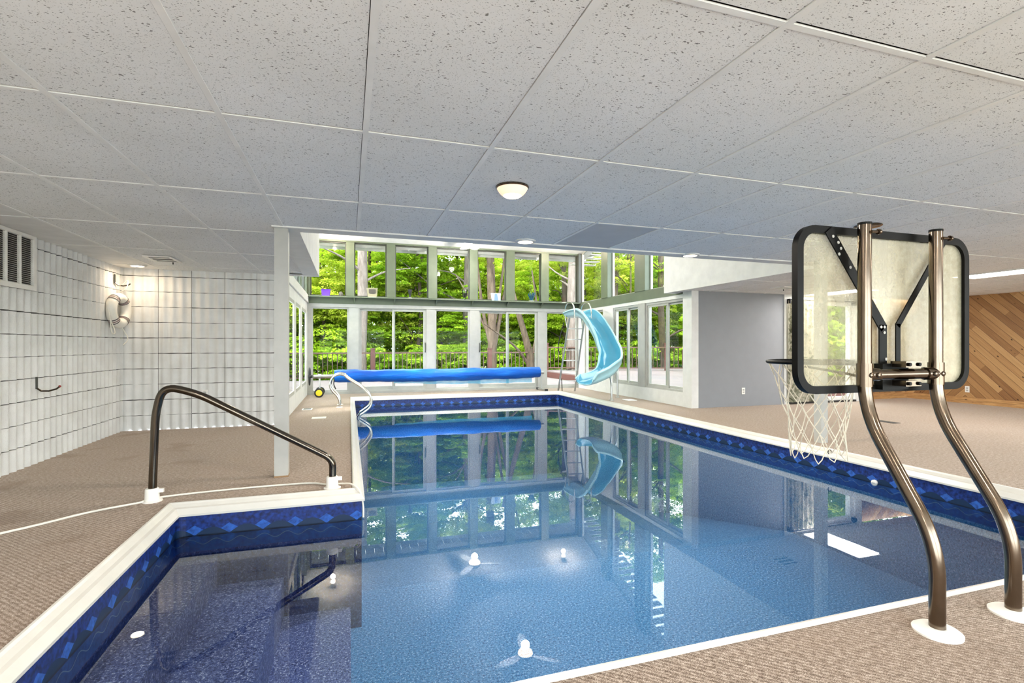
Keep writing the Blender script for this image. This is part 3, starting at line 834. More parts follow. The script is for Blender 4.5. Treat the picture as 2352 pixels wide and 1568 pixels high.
# unseen ceiling lamps of the same make, added to brighten the room
for (x,y) in ((-1.3,.6),(1.3,-.6),(4.2,-.3),(-.9,-1.8),(6.5,1.0)):
    disc_light(x,y,'added unseen flush ceiling light brightening the room behind the pool edge', 14)
def fan(x,y,z,label,ang0):
    zt = slope(y)
    o = thing('ceiling_fan', label, 'ceiling fan', (x,y,z), 'white ceiling fans')
    r_ = MB(); r_.tube([(x,y,z+.10),(x,y,zt)], .012, 8); r_.lathe([(.05,zt-z-.05),(.06,zt-z)], (x,y,z)); r_.build('downrod', M['white'], o)
    b_ = MB(); b_.lathe([(.0001,.13),(.05,.12),(.10,.08),(.13,.05),(.132,.01),(.12,0)], (x,y,z)); b_.build('motor_housing', M['white'], o)
    l_ = MB(); l_.lathe([(.125,.0),(.118,-.03),(.09,-.06),(.045,-.08),(.0001,-.085)], (x,y,z)); l_.build('lamp', M['lamp_warm'], o)
    for k in range(3):
        a = ang0+k*2*PI/3; d = Vector((math.cos(a),math.sin(a),0)); s2 = Vector((-math.sin(a),math.cos(a),0))
        secs = []
        for (rr,wd) in ((.09,.03),(.16,.05),(.3,.075),(.45,.07),(.56,.05),(.61,.015)):
            c = Vector((x,y,z+.018))+d*rr; tl = .16
            e = s2*wd+Vector((0,0,wd*tl)); th = Vector((0,0,.004))
            secs.append([c-e-th,c+e-th,c+e+th,c-e+th])
        bl = MB(); bl.sweep(secs, smooth=False); bl.build('blade', M['white'], o)
    point('lamp_glow', (x,y,z-.14), .07, 58*PW, (1,.94,.86))
fan(2.61,10.87,3.265,'three blade white ceiling fan showing under the ceiling edge', math.radians(-12))
fan(2.75,7.9,3.55,'white ceiling fan mirrored near the front of the pool', math.radians(200))
for (x,y,lb) in ((-.33,11.46,'bare warm lamp high in the left corner of the glazed wall'),(4.9,11.3,'bare warm lamp high in the right corner of the glazed wall')):
    z = slope(y)
    o = thing('spot_lamp', lb, 'light', (x,y,z), 'corner spot lamps')
    c_ = MB(); c_.lathe([(.05,0),(.055,-.02),(.04,-.05),(.045,-.09)], (x,y,z)); c_.build('lamp_holder', M['white'], o)
    b_ = MB(); b_.lathe([(.03,-.08),(.045,-.11),(.04,-.14),(.0001,-.16)], (x,y,z)); b_.build('bulb', M['lamp_bulb'], o)
    point('lamp_glow', (x,y,z-.22), .05, 18*PW, (1,.84,.66))

# ------------------------------------------------------------------ vents, outlets and small fittings
def grille():
    y0,y1,z0,z1 = 5.706-1.35,5.706,1.575,2.062
    x = XL+.045
    o = thing('wall_grille', 'large white louvred air grille high on the left block wall', 'grille', (x,(y0+y1)/2,z0))
    f = MB(); f.box(x-.02,x+.012,y0,y1,z0,z0+.04); f.box(x-.02,x+.012,y0,y1,z1-.03,z1); f.box(x-.02,x+.012,y1-.04,y1,z0+.04,z1-.03); f.box(x-.02,x+.012,y0,y0+.04,z0+.04,z1-.03)
    for k in range(1,7): yk = y1-.04-k*.19; f.box(x-.015,x+.012,yk-.007,yk+.007,z0+.04,z1-.03)
    f.build('frame', M['plastic_white'], o)
    b = MB(); b.box(x-.019,x-.014,y0+.01,y1-.01,z0+.01,z1-.01); b.build('backing', M['slot'], o)
    s = MB(); nn = 25
    for k in range(nn):
        z = z0+.045+(z1-z0-.08)*k/(nn-1)
        s.add([(x-.004,y0+.03,z+.004),(x-.004,y1-.03,z+.004),(x+.006,y1-.03,z-.003),(x+.006,y0+.03,z-.003)], [(0,1,2,3)])
    s.build('louvres', M['plastic_white'], o)
grille()
def cvent(x0,x1,y0,y1,label):
    z = zc((x0+x1)/2)-.004
    o = thing('ceiling_vent', label, 'vent', ((x0+x1)/2,(y0+y1)/2,z), 'ceiling air vents')
    f = MB(); t_ = .028
    f.box(x0,x0+t_,y0,y1,z-.012,z); f.box(x1-t_,x1,y0,y1,z-.012,z); f.box(x0+t_,x1-t_,y0,y0+t_,z-.012,z); f.box(x0+t_,x1-t_,y1-t_,y1,z-.012,z); f.build('frame', M['plastic_white'], o)
    b = MB(); b.box(x0+t_*.8,x1-t_*.8,y0+t_*.8,y1-t_*.8,z-.003,z-.001); b.build('backing', M['slot'], o)
    for k in range(1,3):
        s = MB(); y = y0+(y1-y0)*k/3; s.box(x0+t_,x1-t_,y-.012,y+.012,z-.010,z-.004); s.build('slat', M['plastic_white'], o)
    l = MB(); l.box(x1-.09,x1-.082,y1-.03,y1-.02,z-.035,z-.01); l.build('lever', M['black'], o)
cvent(-2.13,-1.86,6.46,6.86,'open metal ceiling vent near the block wall corner')
cvent(6.60,6.95,6.42,6.72,'dark ceiling vent in front of the grey wall')
def outlet(name, pos, nrm, label, slots=True):
    n_ = Vector(nrm); p = Vector(pos); r = Vector((0,0,1)).cross(n_)
    o = thing(name, label, 'outlet', pos, 'white wall outlets')
    b = MB(); b.obox(p+n_*.004, r*.036, Vector((0,0,1))*.058, n_*.004); b.build('plate', M['plastic_white'], o, bevel=.002)
    for dz in (-.022,.022):
        s = MB(); s.obox(p+n_*.009+Vector((0,0,dz)), r*.017, Vector((0,0,1))*.014, n_*.0015); s.build('socket', M['frame_white'], o)
outlet('wall_outlet', (6.725,GY,.272), (0,-1,0), 'white outlet low on the grey wall')
outlet('wall_outlet', (XR,6.54,.265), (-1,0,0), 'white outlet on the diagonal cedar wall')
outlet('wall_outlet', (-1.812,7.64,.442), (0,-1,0), 'white outlet on the block wall behind the handrail')
def fitem(name, x0,x1,y0,y1,mat,label,cat,h=.006,slots=False):
    o = thing(name, label, cat, ((x0+x1)/2,(y0+y1)/2,0))
    b = MB(); b.box(x0,x1,y0,y1,0,h); b.build('plate', mat, o, bevel=.002)
    if slots:
        for k in range(4):
            s = MB(); y = y0+(y1-y0)*(k+1)/5; s.box(x0+.02,x1-.02,y-.012,y+.012,h-.001,h+.0015); s.build('slot', M['slot'], o)
    return o
fitem('floor_register', -.76,-.60,9.22,9.46,M['plastic_white'],'small white floor vent beside the left window wall','vent',.006,True)
fitem('skimmer_lid', -.53,-.33,8.07,8.24,M['plastic_white'],'plain white skimmer lid on the left poolside carpet','lid',.008)
fitem('skimmer_lid', 5.22,5.42,8.85,9.10,M['plastic_white'],'plain white skimmer lid on the carpet behind the slide legs','lid',.008)
fitem('floor_plate', 7.20,7.34,5.14,5.42,M['slot'],'dark flush plate in the carpet right of the net','floor plate',.004)
def hook(pos, label, red=True, s=1.0):
    p = Vector(pos); o = thing('wall_hook', label, 'hook', pos)
    b = MB(); b.box(p.x,p.x+.008,p.y-.012,p.y+.012,p.z-.055,p.z+.055); b.build('plate', M['alu_dark'], o)
    h_ = MB(); h_.tube([(p.x+.006,p.y,p.z-.05),(p.x+.03,p.y+.015,p.z-.075),(p.x+.07,p.y+.05,p.z-.08),(p.x+.11,p.y+.09,p.z-.065),(p.x+.125,p.y+.11,p.z-.045)], .008, 8); h_.build('arm', M['steel'], o)
    if red:
        t_ = MB(); t_.lathe([(.0001,-.012),(.011,-.006),(.011,.006),(.0001,.012)], (p.x+.127,p.y+.113,p.z-.042), 12); t_.build('tip', simple('red_tip', (150,30,30)), o)
hook((XL+.018,5.78,.74), 'steel wall hook with a red tip on the left block wall')
hook((XL+.018,7.42,1.90), 'bare steel hook holding the life ring near the corner', False)

# life ring on its hook
lr = thing('life_ring', 'white life ring with dark bands hanging in the block wall corner', 'life ring', (XL+.12,7.42,1.50))
cz, cy, cx = 1.51, 7.36, XL+.082
RR, rr = .158, .058
ringm = MB(); pts = []
tilt = .12                                    # the ring hangs turned a little away from the wall
def rp(a, R_=RR):
    return Vector((cx+R_*math.cos(a)*math.sin(tilt)*1.0, cy+R_*math.cos(a)*math.cos(tilt), cz+R_*math.sin(a)))
ringm.tube([rp(2*PI*k/40) for k in range(40)], rr, 16, closed=True); ringm.build('ring', M['ring'], lr)
for a in (.9, 2.3, 3.95, 5.4):
    for q,dd in enumerate((-.13,0,.13)):
        b = MB(); b.tube([rp(a+dd-.035),rp(a+dd),rp(a+dd+.035)], rr+.003, 16, caps=False); b.build('band', M['band2'] if q == 1 else M['band'], lr)
for rpts in (
    catmull([(XL+.09,7.44,1.83),(XL+.15,7.43,1.88),(XL+.16,7.36,1.78),(cx,cy,cz+.21)],6),
    catmull([rp(3.1,RR+.06),(cx-.0,cy-.23,cz-.13),(cx+.01,cy-.22,cz-.27),(cx+.03,cy-.18,cz-.27),rp(3.7,RR+.05)],6),
    catmull([rp(5.0,RR+.05),(cx+.06,cy+.10,cz-.34),(cx+.03,cy+.04,cz-.42)],6)):
    rope = MB(); rope.tube(rpts, .006, 6); rope.build('grab_line', M['rope_white'], lr)

# pool wall return and deck eye
o = thing('pool_fitting', 'white oval return fitting at the waterline of the right pool wall', 'fitting', (4.695,3.5,-.2))
b = MB(); b.lathe([(.030,.01),(.030,-.01),(.016,-.014)], (4.690,3.52,-.203), 18, axis='X'); b.build('flange', M['plastic_white'], o)
o = thing('rope_eye', 'small metal rope eye on the right coping below the net', 'fitting', (4.70,4.0,.0))
b = MB(); b.tube([(4.70+.022*math.cos(a),4.0,-.01+.022*math.sin(a)) for a in [2*PI*k/14 for k in range(14)]], .005, 6, closed=True); b.build('loop', M['steel'], o)
# white cord along the left poolside
rp_ = MB(); rp_.tube(catmull([(-2.7,3.1,.008),(-1.901,3.668,.008),(-1.605,3.954,.008),(-1.35,4.11,.008),(-1.25,4.20,.010),(-.814,4.274,.008),(-.33,4.283,.008),(-.16,4.19,.010),(-.05,4.17,.012),(.02,4.05,.032),(.075,3.96,.0),(.098,3.95,-.10),(.10,3.94,-.19)],6), .007, 8)
tag(rp_.build('safety_cord', M['rope_white']), 'thin white cord lying on the left carpet past the handrail', 'cord')

# ------------------------------------------------------------------ handrail at the stepped bay
hr = thing('handrail', 'bent steel handrail beside the stepped bay of the pool', 'handrail', (-.7,4.12,0))
hp = roundpoly([(-1.305,4.14,.02),(-1.27,4.13,.775),(-1.13,4.13,.775),(-.165,4.11,.255),(-.122,4.10,.20),(-.122,4.10,.02)], [.16,.16,.12,.10], 8)
hp = roundpoly([(-1.305,4.14,.02),(-1.283,4.135,.62),(-1.235,4.13,.80),(-1.03,4.125,.745),(-.23,4.11,.285),(-.118,4.10,.22),(-.122,4.10,.02)], [.22,.13,.2,.2,.1], 8)
b = MB(); b.tube(hp, .026, 16); b.build('rail_tube', M['steel'], hr)
for (x,y) in ((-1.305,4.14),(-.122,4.10)):
    b = MB(); b.lathe([(.062,0),(.062,.008),(.045,.014),(.042,.085),(.037,.092),(.027,.092)], (x,y,0), 24); b.box(x+.03,x+.07,y-.012,y+.012,.06,.085); b.build('collar', M['plastic_white'], hr)

# ------------------------------------------------------------------ pool ladder
pl = thing('pool_ladder', 'chrome grab rails of the pool ladder at the far left side', 'pool ladder', (-.16,9.68,0))
gp = [(-.158,.0),(-.162,.107),(-.207,.206),(-.29,.304),(-.318,.392),(-.298,.488),(-.241,.552),(-.158,.578),(-.082,.563),(-.015,.5),(.222,.335),(.342,.207),(.385,.089),(.351,-.026),(.248,-.111),(.171,-.17),(.14,-.30),(.14,-1.2)]
for y in (9.47,9.90):
    b = MB(); b.tube(catmull([(x,y,z) for x,z in gp],4), .020, 12); r_ = b.build('rail', M['chrome'], pl)
    b = MB(); b.lathe([(.055,0),(.055,.006),(.03,.014),(.022,.014)], (-.158,y,0), 20); b.build('escutcheon', M['plastic_white'], r_)
for z in (-.34,-.62,-.90):
    b = MB(); b.box(.11,.19,9.48,9.89,z-.015,z+.015); b.build('tread', M['plastic_white'], pl)

# ------------------------------------------------------------------ cover reel
cr = thing('cover_reel', 'blue pool cover rolled on a wheeled reel before the glass doors', 'pool cover reel', (2.0,11.62,0))
ry, rz = 11.62, .43
secs = []; nn = 46
for i in range(nn+1):
    x = -.30+4.70*i/nn; t_ = i/nn
    R_ = .130+.014*math.sin(t_*PI)+.004*math.sin(i*1.9)+.004*math.sin(i*.7)
    sag = -.02*math.sin(t_*PI)+.012*t_
    secs.append([(x, ry+R_*math.cos(a)*(1+.05*math.sin(a*2+i*.3)), rz+sag+R_*math.sin(a)*(1.0+.04*math.sin(i*.5))) for a in [2*PI*k/22 for k in range(22)]])
b = MB(); b.sweep(secs); b.build('rolled_cover', M['cover'], cr)
b = MB(); ft = []; fb = []
for i in range(31):
    x = .95+3.25*i/30; dz = .05+.05*min(1,i/12)+.006*math.sin(i*1.1)
    ft.append((x,ry-.03,rz-.115)); fb.append((x,ry-.045,rz-.125-dz))
b.add(ft+fb, [(i,i+1,31+i+1,31+i) for i in range(30)], 0, True); b.build('cover_flap', M['flap'], cr)
b = MB(); b.tube([(-.72,ry,rz),(4.52,ry,rz)], .035, 14); b.build('axle', M['alu'], cr)
b = MB(); b.tube([(-.80,ry+.0+.18*math.cos(a),rz+.0+.18*math.sin(a)) for a in [2*PI*k/24 for k in range(24)]], .013, 8, closed=True)
b.tube([(-.80,ry-.18,rz),(-.80,ry+.18,rz)], .010, 8); b.tube([(-.80,ry,rz-.18),(-.80,ry,rz+.18)], .010, 8); b.lathe([(.03,-.03),(.03,.06)], (-.80,ry,rz), 14, axis='X'); b.build('crank_wheel', M['rubber'], cr)
b = MB(); b.bar((-.60,ry,rz),(-.60,ry,.10),.035,.035); b.bar((-.60,ry-.22,.10),(-.60,ry+.22,.10),.03,.03); b.lathe([(.05,-.03),(.05,.03)], (-.60,ry,rz), 14, axis='X'); b.build('stand', M['alu'], cr)
for y in (ry-.22,ry+.22):
    b = MB(); b.lathe([(.02,-.028),(.088,-.028),(.096,-.018),(.096,.018),(.088,.028),(.02,.028)], (-.60,y,.096), 24, axis='Y'); wh = b.build('wheel', M['rubber'], cr)
    b = MB(); b.lathe([(.0001,-.032),(.02,-.036),(.064,-.031),(.064,.031),(.0001,.032)], (-.60,y,.096), 24, axis='Y'); b.build('hub', M['yellow'], wh)
b = MB(); b.bar((4.46,ry,rz),(4.46,ry,.03),.03,.03); b.bar((4.46,ry-.30,.03),(4.46,ry+.24,.03),.04,.035); b.build('stand', M['alu'], cr)
for (ya,yb) in ((ry-.36,ry-.29),(ry+.22,ry+.28)):
    b = MB(); b.box(4.43,4.49,ya,yb,0,.055); b.build('foot', M['rubber'], cr)
b = MB(); b.tube(catmull([(-.30,ry-.10,rz-.06),(-.31,ry-.14,rz-.17),(-.27,ry-.15,rz-.27)],5), .012, 8); b.build('strap', M['rubber'], cr)

# ------------------------------------------------------------------ pool slide
sl = thing('pool_slide', 'turquoise curved pool slide with a metal ladder at the far corner', 'pool slide', (4.95,10.3,0))
path = catmull([(4.98,10.98,1.755),(5.045,10.62,1.745),(5.10,10.35,1.64),(5.16,10.06,1.35),(5.22,9.82,1.03),(5.24,9.60,.77),(5.15,9.38,.57),(4.88,9.20,.43),(4.55,9.06,.35),(4.34,8.98,.335)], 6)
sec = [(.89*a_,b_) for a_,b_ in [(-.235,.20),(-.215,.08),(-.15,.02),(0,0),(.15,.02),(.215,.08),(.235,.20),(.262,.215),(.29,.20),(.29,.16),(.268,.165),(.25,.07),(.165,-.008),(0,-.022),(-.165,-.008),(-.25,.07),(-.268,.165),(-.29,.16),(-.29,.20),(-.262,.215)]]
S = []; NP = len(path)
for i,p in enumerate(path):
    t_ = (path[min(i+1,NP-1)]-path[max(i-1,0)]).normalized()
    f_ = i/(NP-1)
    r_ = t_.cross(Vector((0,0,1))); r_ = (Vector((1,0,0))*.0+r_).normalized() if r_.length > .05 else Vector((-1,0,0))
    u_ = r_.cross(t_).normalized()
    bank = 0.0 if f_ < .3 else math.sin((f_-.3)/.7*PI)*.30
    u2 = (u_*math.cos(bank)+r_*math.sin(bank)*-1.0*-1.0).normalized(); r2 = t_.cross(u2).normalized()
    hs = .45+.55*min(1,f_/.16)
    if f_ > .93: hs *= 1-.45*(f_-.93)/.07
    S.append([p+r2*a+u2*(b_*hs if b_ > 0 else b_) for a,b_ in sec])
bed = MB(); nsec = len(sec); vs = [q for s1 in S for q in s1]
for i in range(NP-1):
    for k in range(nsec):
        l = (k+1) % nsec
        bed.add([vs[i*nsec+k],vs[i*nsec+l],vs[(i+1)*nsec+l],vs[(i+1)*nsec+k]], [(0,1,2,3)], 1 if k < 6 else 0, True)
bed.add(S[0], [tuple(range(nsec))], 0); bed.add(S[-1], [tuple(range(nsec))], 0)
bo = bed.build('runway', [M['slide'], M['slide_in']], sl)
import bmesh
bm = bmesh.new(); bm.from_mesh(bo.data); bmesh.ops.remove_doubles(bm, verts=bm.verts, dist=.0005); bm.to_mesh(bo.data); bm.free()
# ladder
L0, L1 = Vector((4.77,11.31,0)), Vector((4.80,10.72,1.72)); R0, R1 = Vector((5.15,11.19,0)), Vector((5.15,10.66,1.72))
for a_,b_ in ((L0,L1),(R0,R1)):
    b = MB(); b.tube([a_,b_], .022, 10); b.build('side_rail', M['alu'], sl)
for k in range(1,7):
    t_ = k/7.0
    b = MB(); b.bar(L0.lerp(L1,t_), R0.lerp(R1,t_), .055, .018); b.build('rung', M['alu'], sl)
for x,ra,rb_ in ((4.78,L0,L1),(5.19,R0,R1)):
    b = MB(); b.tube(catmull([ra.lerp(rb_,.84),(x,10.90,1.75),(x,10.90,1.98),(x,10.72,2.07),(x,10.50,2.02),(x,10.40,1.86),(x,10.40,1.70)],5), .015, 10); b.build('hand_loop', M['chrome'], sl)
for (x,y,tx,ty,tz) in ((4.92,8.97,5.02,9.30,.62),(5.34,9.48,5.24,9.72,.86),(4.68,9.58,4.84,9.30,.42),(4.62,9.05,4.64,9.06,.33)):
    if x < 4.7: continue
    lg = MB(); lg.tube(roundpoly([(x,y,.0),(x,y,tz*.6),(tx,ty,tz)], .2, 6), .019, 10); lo = lg.build('leg', M['alu'], sl)
    fb = MB(); fb.box(x-.035,x+.035,y-.035,y+.035,0,.018); fb.lathe([(.028,0),(.025,.06)], (x,y,0), 12); fb.build('foot', M['frame_white'], lo)
for a_,b_ in (((4.86,11.28,0),(4.80,11.17,.30)),):
    b = MB(); b.tube([a_,b_], .010, 8); b.build('brace', M['black'], sl)
b = MB(); b.tube(catmull([(4.74,10.9,1.62),(4.66,10.9,1.35),(4.63,10.98,1.05),(4.72,11.05,.86)],6), .010, 8); b.build('water_hose', M['rubber'], sl)

# ------------------------------------------------------------------ basketball hoop
bh = thing('basketball_hoop', 'poolside basketball hoop with a clear backboard on two bent steel posts', 'basketball hoop', (2.33,1.36,0))
for x in (2.112,2.55):
    b = MB(); b.tube(roundpoly([(x,1.345,.0),(x,1.345,.33),(x,1.63,.80),(x,1.63,1.605)], [.14,.14], 9), .0265, 20); po = b.build('post', M['bronze'], bh)
    b = MB(); b.lathe([(.078,0),(.079,.008),(.068,.016),(.03,.022),(.0266,.022)], (x,1.345,0), 32); b.build('base_flange', M['plastic_white'], po)
    b = MB(); b.lathe([(.0275,-.006),(.0275,.004),(.0001,.006)], (x,1.63,1.605), 20); b.build('cap', M['black'], po)
    b = MB(); b.tube([(x-.0,1.60,1.565),(x+.045,1.59,1.565)], .007, 8); b.lathe([(.012,-.004),(.012,.004)], (x+.032,1.592,1.565), 10, axis='X'); b.build('bolt', M['bronze'], po)
b = MB(); b.tube([(2.112,1.63,.955),(2.55,1.63,.955)], .0235, 18); b.build('crossbar', M['bronze'], bh)
for x,sg in ((2.112,1),(2.55,-1)):
    b = MB(); b.lathe([(.031,-.05),(.031,.05)], (x,1.63,.955), 18); b.tube([(x,1.63,.955),(x+sg*.075,1.63,.955)], .0285, 16)
    cl = b.build('clamp', M['bronze'], bh)
    for dx in (.0,.045):
        q = MB(); q.lathe([(.012,0),(.010,-.006),(.0001,-.009)], (x+sg*(.0+dx),1.63-.029,.955), 12, axis='Y'); q.build('bolt', M['bronze'], cl)
YB = 1.705
def rrect(x0,x1,z0,z1,r,n=8):
    out = []
    for (cx_,cz_,a0) in ((x1-r,z1-r,0),(x0+r,z1-r,PI/2),(x0+r,z0+r,PI),(x1-r,z0+r,1.5*PI)):
        for k in range(n+1):
            a = a0+PI/2*k/n; out.append((cx_+r*math.cos(a),cz_+r*math.sin(a)))
    return out
bx0,bx1,bz0,bz1 = 1.812,2.882,.872,1.600
O_ = rrect(bx0,bx1,bz0,bz1,.10); I_ = rrect(bx0+.033,bx1-.033,bz0+.033,bz1-.033,.07); nf = len(O_)
b = MB()
lay = [(O_,YB-.012),(O_,YB+.018),(I_,YB+.018),(I_,YB-.012)]
for q in range(4):
    A_,ya = lay[q]; B_,yb = lay[(q+1)%4]
    b.add([(p[0],ya,p[1]) for p in A_]+[(p[0],yb,p[1]) for p in B_], [(i,(i+1)%nf,nf+(i+1)%nf,nf+i) for i in range(nf)], 0, True)
b.build('frame', M['black'], bh)
b = MB(); J_ = rrect(bx0+.02,bx1-.02,bz0+.02,bz1-.02,.08)
b.add([(p[0],YB+.002,p[1]) for p in J_]+[(p[0],YB+.008,p[1]) for p in J_], [tuple(range(nf)),tuple(range(2*nf-1,nf-1,-1))]+[(i,nf+i,nf+(i+1)%nf,(i+1)%nf) for i in range(nf)]); b.build('backboard', M['acrylic'], bh)
# steel Y brackets on the back of the board
def strap(pts, w_, name):
    b = MB()
    for p,q in zip(pts[:-1],pts[1:]):
        p = Vector(p); q = Vector(q); d = (q-p).normalized()
        b.bar(p-d*w_*.22, q+d*w_*.22, .006, w_, up=Vector((0,1,0)).cross(d))
    return b.build(name, M['black'], bh)
st1 = strap([(1.985,1.69,1.575),(2.300,1.69,1.165),(2.300,1.69,.91)], .046, 'bracket_arm')
st2 = strap([(2.695,1.69,1.570),(2.395,1.69,1.175),(2.395,1.69,.91)], .028, 'bracket_arm')
for (x,z) in ((2.0,1.555),(2.03,1.53),(2.045,1.505),(2.035,1.48),(2.10,1.425),(2.285,1.165),(2.305,1.165),(2.305,1.14),(2.315,1.02)):
    b = MB(); b.lathe([(.0065,0),(.0065,-.002)], (x,1.686,z), 10, axis='Y'); b.build('bolt_hole', M['frame_white'], st1)
b = MB(); b.box(2.26,2.42,1.66,1.70,.885,1.0); b.build('mount_plate', M['black'], bh)
for (za,zb) in ((.985,1.012),(.902,.927)):
    b = MB(); b.box(2.318,2.412,1.600,1.668,za,zb); bp = b.build('clamp_plate', M['bronze'], bh)
    for x in (2.335,2.395):
        z = (za+zb)/2
        q = MB(); q.lathe([(.008,0),(.008,-.008)], (x,1.600,z), 8, axis='Y'); q.build('bolt', M['black'], bp)
RC = Vector((2.365,2.10,.995)); RRm = .225
b = MB(); b.tube([RC+Vector((RRm*math.cos(a),RRm*math.sin(a),0)) for a in [2*PI*k/40 for k in range(40)]], .0105, 10, closed=True)
for sx_ in (-1,1):
    b.tube([(RC.x+sx_*.05,1.715,.995),(RC.x+sx_*.05,1.80,.995),(RC.x+sx_*.12,1.905,.995)], .008, 8)
    b.tube([(RC.x+sx_*.05,1.715,.92),(RC.x+sx_*.10,1.86,.95),(RC.x+sx_*.20,2.05,.985)], .006, 8)
b.build('rim', M['black'], bh)
b = MB(); NK = 12; ROWS = 7
rad = [.222,.20,.175,.155,.142,.134,.130,.132]; zz = [.988,.92,.845,.77,.695,.62,.55,.485]
def node(r_, k):
    a = 2*PI*(k+.5*(r_ % 2))/NK
    jx = .010*math.sin(r_*2.1+k*1.3); jz = .010*math.sin(k*2.3+r_)
    return Vector((RC.x+.02*(r_/ROWS)+rad[r_]*math.cos(a)+jx, RC.y+rad[r_]*math.sin(a), zz[r_]+(jz if r_ > 1 else 0)))
for r_ in range(ROWS):
    for k in range(NK):
        p = node(r_,k)
        ks = (k, k-1) if r_ % 2 == 0 else (k, k+1)
        for kk in ks:
            q = node(r_+1, kk % NK); mid = (p+q)/2+Vector((0,0,-.012 if r_ == ROWS-1 else -.004))
            b.tube([p,mid,q], .0026, 5, caps=False)
b.build('net', M['net'], bh)

# ------------------------------------------------------------------ things on the shelf
ZT = 2.178; SY = BY-.115
def onshelf(name, x, label, cat): return thing(name, label, cat, (x,SY,ZT), 'ornaments on the shelf')
o = onshelf('trinket_box', -.49, 'purple glass box, first ornament on the shelf', 'box')
b = MB(); b.add([(-.575,SY-.035,ZT),(-.41,SY-.035,ZT),(-.41,SY+.035,ZT),(-.575,SY+.035,ZT),(-.585,SY-.045,ZT+.14),(-.39,SY-.045,ZT+.14),(-.39,SY+.045,ZT+.14),(-.585,SY+.045,ZT+.14)], [(0,3,2,1),(4,5,6,7),(0,1,5,4),(1,2,6,5),(2,3,7,6),(3,0,4,7)]); b.build('body', M['purple'], o, bevel=.006)
b = MB(); b.box(-.592,-.383,SY-.052,SY+.052,ZT+.14,ZT+.152); b.build('lid', M['purple'], o)
o = onshelf('stone_egg', -.175, 'small grey stone egg beside the purple box', 'ornament')
b = MB(); b.lathe([(.0001,0),(.035,.002),(.05,.03),(.05,.06),(.036,.09),(.016,.106),(.0001,.11)], (-.175,SY,ZT), 18); b.build('egg', M['grey_stone'], o)
o = onshelf('square_frame', .507, 'square tan frame ornament with a dark centre', 'picture frame')
b = MB(); b.add([(.40,SY-.02,ZT+.012),(.60,SY-.02,ZT+.012),(.62,SY+.02,ZT+.215),(.375,SY+.02,ZT+.215),(.40,SY,ZT+.012),(.60,SY,ZT+.012),(.62,SY+.04,ZT+.215),(.375,SY+.04,ZT+.215)], [(0,1,2,3),(7,6,5,4),(0,4,5,1),(1,5,6,2),(2,6,7,3),(3,7,4,0)]); b.build('panel', M['tan_frame'], o)
b = MB(); 
for (r0,yy_) in ((.075,-.012),(.05,-.016),(.028,-.02)): b.obox((.50,SY+yy_+.006,ZT+.11), (r0,0,0), (0,.004,.0008), (0,-.02*r0/.1,r0)); 
b.build('relief', M['grey_stone'], o)
b = MB(); b.box(.42,.58,SY-.03,SY+.04,ZT,ZT+.012); b.build('base', M['white'], o)
o = onshelf('goblet', 1.342, 'slim dark goblet on a white foot', 'vase')
b = MB(); b.lathe([(.0001,.015),(.022,.016),(.020,.06),(.030,.10),(.048,.16),(.052,.205),(.044,.205),(.03,.12)], (1.342,SY,ZT), 20); b.build('cup', M['vase'], o)
b = MB(); b.lathe([(.05,0),(.05,.012),(.02,.018)], (1.342,SY,ZT), 20); b.build('foot', M['white'], o)
o = onshelf('bean_glass', 2.635, 'clear tall glass half filled with brown beans', 'glass')
b = MB(); b.lathe([(.055,0),(.05,.006),(.02,.02),(.035,.05),(.06,.14),(.072,.25),(.068,.25),(.056,.14),(.03,.055)], (2.635,SY,ZT), 22); b.build('glass', M['clear'], o)
b = MB(); b.lathe([(.0001,.055),(.028,.056),(.05,.13),(.054,.16),(.0001,.168)], (2.635,SY,ZT), 18); b.build('beans', M['bean'], o)
o = onshelf('glass_block', 3.413, 'pale blue faceted glass picture ornament', 'ornament')
b = MB(); b.add([(3.30,SY-.04,ZT),(3.52,SY-.04,ZT),(3.54,SY,ZT+.19),(3.28,SY,ZT+.19),(3.32,SY+.05,ZT),(3.50,SY+.05,ZT),(3.50,SY+.05,ZT+.19),(3.32,SY+.05,ZT+.19)], [(0,1,2,3),(1,5,6,2),(5,4,7,6),(4,0,3,7),(3,2,6,7),(1,0,4,5)]); b.build('block', M['bluewhite'], o, bevel=.004)
b = MB(); b.add([(3.36,SY-.045,ZT+.01),(3.46,SY-.045,ZT+.01),(3.44,SY-.01,ZT+.17),(3.38,SY-.01,ZT+.17)], [(0,1,2,3)]); b.build('picture', simple('blue_picture', (110,140,190), .3), o)
o = onshelf('coral_ornament', 4.337, 'teal branching coral ornament in a white dish', 'ornament')
b = MB(); b.lathe([(.04,0),(.07,.02),(.075,.03),(.06,.03)], (4.337,SY,ZT), 20); b.build('dish', M['white'], o)
b = MB(); rr_ = random.Random(5)
for k in range(15):
    a = 2*PI*k/15; sp = .03+.10*rr_.random(); h_ = .15+.09*rr_.random()
    b.tube(catmull([(4.337+.02*math.cos(a),SY+.02*math.sin(a),ZT+.02),(4.337+sp*.5*math.cos(a),SY+sp*.3*math.sin(a),ZT+h_*.5),(4.337+sp*math.cos(a),SY+sp*.5*math.sin(a),ZT+h_)],4), .013, 7)
b.build('branches', M['coral'], o)
o = onshelf('candle_holder', 5.207, 'small brown and white candle holder near the slide ladder', 'candle holder')
b = MB(); b.lathe([(.06,0),(.06,.01),(.045,.014)], (5.207,SY,ZT), 18); b.build('saucer', M['white'], o)
b = MB(); b.lathe([(.035,.012),(.055,.05),(.05,.10),(.06,.13),(.05,.13)], (5.207,SY,ZT), 18); b.build('cup', M['bark'], o)

